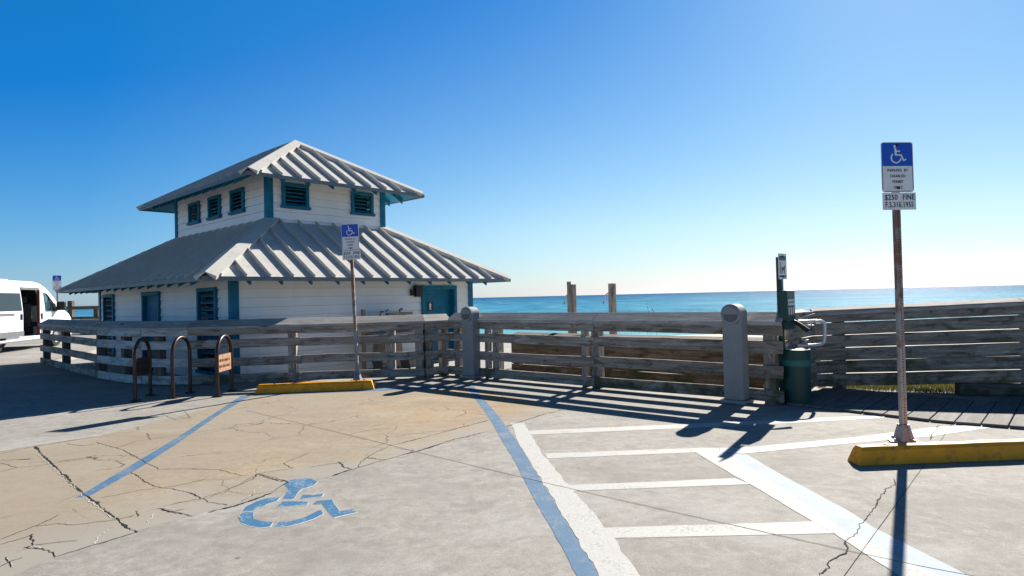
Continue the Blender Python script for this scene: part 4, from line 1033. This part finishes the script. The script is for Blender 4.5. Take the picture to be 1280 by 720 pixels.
# bent handrail on the return
hr = empty('handrail', (3.9, 8.2, .75)); tag(hr, 'pale bent metal handrail end fixed to the boards behind the green bin', 'handrail')
def PP(u, v, y):
    d = _f + _r2 * ((u - 640) / FPX) + _u2 * ((360 - v) / FPX); k = y / d.y; return Vector((d.x * k, y, CAM_H + d.z * k))
with At(hr):
    A = [PP(998, 402, 8.05), PP(1018, 401.3, 8.03), PP(1026, 401.5, 8.02), PP(1029.5, 403, 8.02), PP(1031, 406.5, 8.02), PP(1031, 415, 8.02), PP(1030.6, 425, 8.02), PP(1029, 429, 8.02), PP(1025, 431, 8.02), PP(1016, 431.5, 8.03), PP(996, 432.4, 8.05)]
    b = MB(); b.tube(A, .022, 12); b.build('rail', M['steel_white'], hr)
    for (u, v, s) in ((1015, 403, 1), (1008, 430, -1)):
        b = MB(); p = PP(u, v, 8.03); q = p + Vector((.0, .03, -.045 * s)); r_ = p + Vector((-.02, .30, -.05 * s)); b.tube([p, q, r_], .011, 8)
        b.lathe([(.0, .0), (.04, .0), (.04, .012), (.0, .012)], q, 14); b.build('bracket', M['steel_white'], hr)

# beach showers
def shower(p, dbl, label):
    o = empty('shower_post', (*p, -.36), rad(-38)); o.scale = (.86, .86, 1.0)
    b = MB(); b.box(-.075, .075, -.07, .07, 0, 2.0); b.build('post', M['wood'], o, .008)
    if dbl: b = MB(); b.box(-.078, .015, -.125, -.072, .1, 2.06); b.build('side_board', M['wood'], o, .006)
    b = MB(); b.tube([(-.05, .0, 1.78), (-.12, .0, 1.79), (-.19, .0, 1.75), (-.235, .0, 1.66), (-.245, .0, 1.60)], .016, 10); b.lathe([(.018, .03), (.03, .0), (.0, .0)], (-.245, 0, 1.575), 12); b.build('shower_head', M['chrome'], o)
    b = MB(); b.lathe([(.02, -.02), (.02, .0), (0, .0)], (0.02, -.14 if dbl else -.08, 1.2), 10); b.build('valve', M['chrome'], o)
    tag(o, label, 'shower post', 'beach shower posts'); return o
shower((1.30, 13.3), True, 'wooden beach shower post made of two boards, left of the pair beyond the fence')
shower((2.16, 13.3), False, 'single square wooden beach shower post, right of the pair beyond the fence')

# sea oats stalks
so = empty('sea_oats', (2.75, 12.8, -.36)); tag(so, 'thin dry sea oat stalks rising above the middle fence against the water', 'plant')
b = MB(); random.seed(5)
for x, h, ln in ((-.25, 1.62, -.16), (.13, 1.60, -.10), (.28, 1.55, -.18), (.0, 1.3, .1), (-.1, 1.2, -.05), (.2, 1.25, .08)):
    b.tube([(x, 0, 0), (x + ln * .15, 0, h * .5), (x + ln * .6, 0, h * .9), (x + ln, 0, h)], [.0022, .002, .0018, .0012], 5)
M['straw'] = paint('dry straw', (.20, .16, .09), .8); b.build('stalk', M['straw'], so)
b = MB()
for x, h, ln in ((.13, 1.60, -.10), (.28, 1.55, -.18)):
    for k in range(4):
        f = .86 + k * .02; c = Vector((x + ln * (.5 + .07 * k), 0, h * f)); b.prism([(-.012, 0), (.004, -.01), (.018, .012), (0, .02)], .003, Matrix.Translation(c) @ Matrix.Rotation(random.uniform(0, 6), 4, 'Z') @ X90)
b.build('seed_head', M['straw'], so)

# grass strip under the close boarded fence
M['grass'] = paint('yellow green grass', (.22, .21, .04), .7, .35, 0, 3); M['grass'].node_tree.nodes['Principled BSDF'].inputs['Subsurface Weight'].default_value = 0
b = MB(); random.seed(11)
for i in range(9000):
    q = random.random(); p = Vector((4.33, 8.83)).lerp(Vector((5.85, 7.95)), q) + Vector((.45, .89)) * random.uniform(-.02, 1.3)
    h = random.uniform(.02, .075); a = random.uniform(0, 6.28); t = Vector((math.cos(a), math.sin(a), 0)) * .004; ln = Vector((random.uniform(-.04, .04), random.uniform(-.04, .04), h)); base = Vector((p.x, p.y, .004))
    b.face([base - t, base + t, base + ln])
o = b.build('grass', M['grass'], merge=False); o['kind'] = 'stuff'

# far pier railing and wall
pr = empty('pier_railing', (-24.2, 33.5, 0)); tag(pr, 'distant dark wooden pier railing against the sea between van and building', 'railing')
with At(pr):
    b = MB(); b.board((-28, 34.5, 1.36), (-15, 32.2, 1.36), (0, 0, 1), .17, (.2, 1, 0), .3); b.build('top_rail', M['wood_dark'], pr)
    b = MB(); b.board((-28, 34.5, .80), (-15, 32.2, .80), (0, 0, 1), .14, (.2, 1, 0), .05); b.build('rail', M['wood_dark'], pr)
    for i in range(8):
        x = -27.6 + i * 1.62; y = 34.5 - (x + 28) * .177
        b = MB(); b.board((x, y + .15, 0), (x, y + .15, 1.75 if i == 2 else 1.27), (1, 0, 0), .25, (0, 1, 0), .2); b.build('post', M['wood_dark'], pr)
b = MB(); b.board((-22.3, 31.9, .38), (-15.5, 30.9, .38), (0, 0, 1), .76, (.15, 1, 0), .25); o = b.build('low_wall', M['yard'], None, .02); tag(o, 'low pale concrete wall in front of the distant pier railing', 'wall')

# motor boat on the horizon
bo = empty('motor_boat', (-39, 820, -2.05), rad(20)); tag(bo, 'tiny white motor boat far out on the sea', 'boat')
b = MB(); hull = [(-3.2, -1.1), (2, -1.1), (3.8, 0), (2, 1.1), (-3.2, 1.1)]
b.idx([(x * .85, y * .7, -.3) for x, y in hull] + [(x, y, 1.0) for x, y in hull], [[0, 1, 2, 3, 4], [5, 6, 7, 8, 9]] + [[k, (k + 1) % 5, 5 + (k + 1) % 5, 5 + k] for k in range(5)]); b.build('hull', M['vanwhite'], bo)
b = MB(); b.box(-1.2, 1.0, -.7, .7, 1.0, 2.3); b.build('cabin', M['vanwhite'], bo, .1)

# ================================================================== VAN
VP, VH = Vector((-15.96, 19.2, 0)), Vector((-.208, .978, 0))
va = empty('passenger_van', VP, math.atan2(VH.y, VH.x)); tag(va, 'white high roof passenger van with its side sliding door open', 'van')
# local: x forward, y to the left (away from viewer), z up; near side at y=0
W_ = 2.02
def yin(z): return 0.0 if z < 1.25 else .13 * ((z - 1.25) / 1.1) ** 1.3
prof = [(-1.35, .45), (-1.38, 1.2), (-1.30, 2.2), (-1.15, 2.29), (.6, 2.31), (2.0, 2.31), (2.45, 2.25), (2.85, 2.08), (3.25, 1.78), (3.62, 1.46), (3.80, 1.34), (4.25, 1.16), (4.42, .98), (4.48, .6), (4.42, .36), (4.0, .32)]
door_o = [(1.10, .46), (1.10, 2.06), (2.18, 2.06), (2.25, 1.9), (2.25, .46)]
win_c = [(2.62, 1.28), (2.62, 1.92), (2.80, 1.90), (3.02, 1.72), (3.42, 1.36), (3.40, 1.28)]
def side(y_of, holes, mat):
    bm = bmesh.new()
    def loop(pts):
        vs_ = [bm.verts.new((x, y_of(z), z)) for x, z in pts]
        return [bm.edges.new((vs_[i], vs_[(i + 1) % len(vs_)])) for i in range(len(vs_))]
    arch = lambda cx: [(cx + .44 * math.cos(math.pi * k / 10), .34 + .44 * math.sin(math.pi * k / 10)) for k in range(11)]
    outline = [(-1.35, .40)] + prof[1:-2] + [(4.42, .36), (3.92, .33)] + arch(3.45) + [(2.98, .33), (.30, .36)] + arch(-.15) + [(-.62, .38)]
    es = loop(outline)
    for h in holes: es += loop(h)
    bmesh.ops.triangle_fill(bm, use_beauty=True, use_dissolve=False, edges=es)
    bmesh.ops.recalc_face_normals(bm, faces=bm.faces)
    me = bpy.data.meshes.new('side_panel'); bm.to_mesh(me); bm.free(); me.materials.append(mat)
    o = bpy.data.objects.new('side_panel', me); COL.objects.link(o); o.parent = va
    sd = o.modifiers.new('solid', 'SOLIDIFY'); sd.thickness = .035; sd.offset = 0
    return o
rearwin = [(-1.1, 1.32), (-1.1, 1.9), (.95, 1.9), (.95, 1.32)]
side(lambda z: yin(z), [door_o, win_c], M['vanwhite'])
side(lambda z: W_ - yin(z), [win_c, [(.1, 1.3), (.1, 1.9), (2.1, 1.9), (2.1, 1.3)]], M['vanwhite'])
# roof, bonnet, front, rear skins across
b = MB()
for i in range(len(prof) - 1):
    (x0, z0), (x1, z1_) = prof[i], prof[i + 1]; n = 8
    if 6 <= i <= 8: continue                                    # windscreen
    for k in range(n):
        def pt(x, z, q):
            yy = yin(z) + (W_ - 2 * yin(z)) * q; crown = .025 * (1 - (2 * q - 1) ** 2); return (x, yy, z + (crown if z > 1.1 else 0))
        b.face([pt(x0, z0, k / n), pt(x0, z0, (k + 1) / n), pt(x1, z1_, (k + 1) / n), pt(x1, z1_, k / n)], sm=True)
b.build('body', M['vanwhite'], va)
b = MB()
for i in (6, 7, 8):
    (x0, z0), (x1, z1_) = prof[i], prof[i + 1]; b.face([(x0, yin(z0) + .04, z0 + .02), (x0, W_ - yin(z0) - .04, z0 + .02), (x1, W_ - yin(z1_) - .04, z1_ + .02), (x1, yin(z1_) + .04, z1_ + .02)])
b.build('windscreen', M['glass'], va)
b = MB(); b.prism([(x, z) for x, z in win_c], .006, Matrix.Translation((0, .06, 0)) @ X90); b.build('window', M['glass_blue'], va)
b = MB()
for i in range(len(win_c)):
    a, c = win_c[i], win_c[(i + 1) % len(win_c)]; b.tube([(a[0], yin(a[1]) - .018, a[1]), (c[0], yin(c[1]) - .018, c[1])], .018, 6)
b.tube([(2.98, yin(1.3) - .02, 1.30), (2.98, yin(1.75) - .02, 1.74)], .02, 6); b.build('window_trim', M['black'], va)
# open sliding door resting along the rear flank
b = MB(); x0, x1 = -.35, 1.06
def dpt(x, z): return Vector((x, yin(z) - .10, z))
zs = [.48, 1.0, 1.25, 1.6, 2.08]
for i in range(4):
    b.hexa([dpt(x0, zs[i]), dpt(x0, zs[i + 1]), dpt(x0, zs[i + 1]) + Vector((0, .05, 0)), dpt(x0, zs[i]) + Vector((0, .05, 0)), dpt(x1, zs[i]), dpt(x1, zs[i + 1]), dpt(x1, zs[i + 1]) + Vector((0, .05, 0)), dpt(x1, zs[i]) + Vector((0, .05, 0))])
sd = b.build('sliding_door', M['vanwhite'], va, .01)
b = MB(); b.hexa([dpt(-1.25, 1.32) - Vector((0, .012, 0)), dpt(-1.25, 1.9) - Vector((0, .012, 0)), dpt(-1.25, 1.9), dpt(-1.25, 1.32), dpt(1.0, 1.32) - Vector((0, .012, 0)), dpt(1.0, 1.9) - Vector((0, .012, 0)), dpt(1.0, 1.9), dpt(1.0, 1.32)]); b.build('window', M['glass'], sd, .01)
b = MB(); b.box(.90, .97, -.135, -.10, 1.02, 1.22); b.build('handle', M['black'], sd, .01)
b = MB(); b.box(-1.3, 1.06, -.118, -.10, .50, .66); b.build('cladding', M['vangrey'], sd)
b = MB(); b.box(-1.3, .55, -.116, -.102, 1.17, 1.25); b.build('slide_rail', M['vangrey'], sd)
# details on the flank
b = MB(); b.box(2.36, 2.42, -.03, 0.0, 1.0, 1.22); b.build('handle', M['black'], va, .01)
b = MB(); b.box(2.3, 3.0, -.022, -.002, .50, .66); b.build('cladding', M['vangrey'], va)
b = MB(); b.tube([(-1.0, -.10, .36), (2.7, -.10, .36)], .05, 10); b.build('side_step', M['chrome'], va)
b = MB(); b.box(2.21, 2.25, -.02, .06, .46, 2.04); b.build('door_pillar', M['red'], va)
b = MB(); b.box(1.1, 2.2, -.025, .03, 2.02, 2.10); b.build('door_track', M['vangrey'], va)
b = MB(); b.box(3.28, 3.42, -.32, -.04, 1.30, 1.62); b.build('mirror', M['black'], va, .03)
b = MB(); b.box(.65, 1.6, .6, 1.4, 2.32, 2.385); b.build('roof_vent', M['vanwhite'], va, .02)
b = MB(); b.box(-1.2, 3.3, .06, W_ - .06, .40, .47); b.build('floor', M['vangrey'], va)
b = MB(); b.box(-1.2, 2.6, W_ - .12, W_ - .10, .48, 1.28); b.build('lining', M['vangrey'], va)
for sx in (1.35, 2.55):
    for yy in (.30, 1.15):
        o = MB(); o.box(sx - .25, sx + .25, yy, yy + .5, .75, .92); o.box(sx - .30, sx - .14, yy, yy + .5, .9, 1.55); o.box(sx - .27, sx - .16, yy + .13, yy + .37, 1.58, 1.80); o.box(sx - .15, sx + .15, yy + .1, yy + .4, .47, .75); o.build('seat', M['darkcloth'], va, .03)
for cx in (-.15, 3.45):
    for yy in (.02, W_ - .26):
        b = MB(); Mr = Matrix.Translation((cx, yy + .12, .34)) @ X90
        b.lathe([(.20, -.11), (.33, -.11), (.345, -.07), (.345, .07), (.33, .11), (.20, .11)], n=28); b.v = [tuple(Mr @ Vector(p)) for p in b.v]; wh = b.build('wheel', M['rubber'], va)
        b = MB(); b.lathe([(.0, .06), (.10, .08), (.19, .09), (.205, .11), (.205, -.1), (.0, -.1)], n=24); b.v = [tuple(Mr @ Vector(p)) for p in b.v]; b.build('rim', M['chrome'], wh)
b = MB(); b.box(4.40, 4.50, .1, .45, .82, 1.02); b.build('headlight', M['glass'], va, .03); b = MB(); b.box(4.40, 4.50, W_ - .45, W_ - .1, .82, 1.02); b.build('headlight', M['glass'], va, .03)
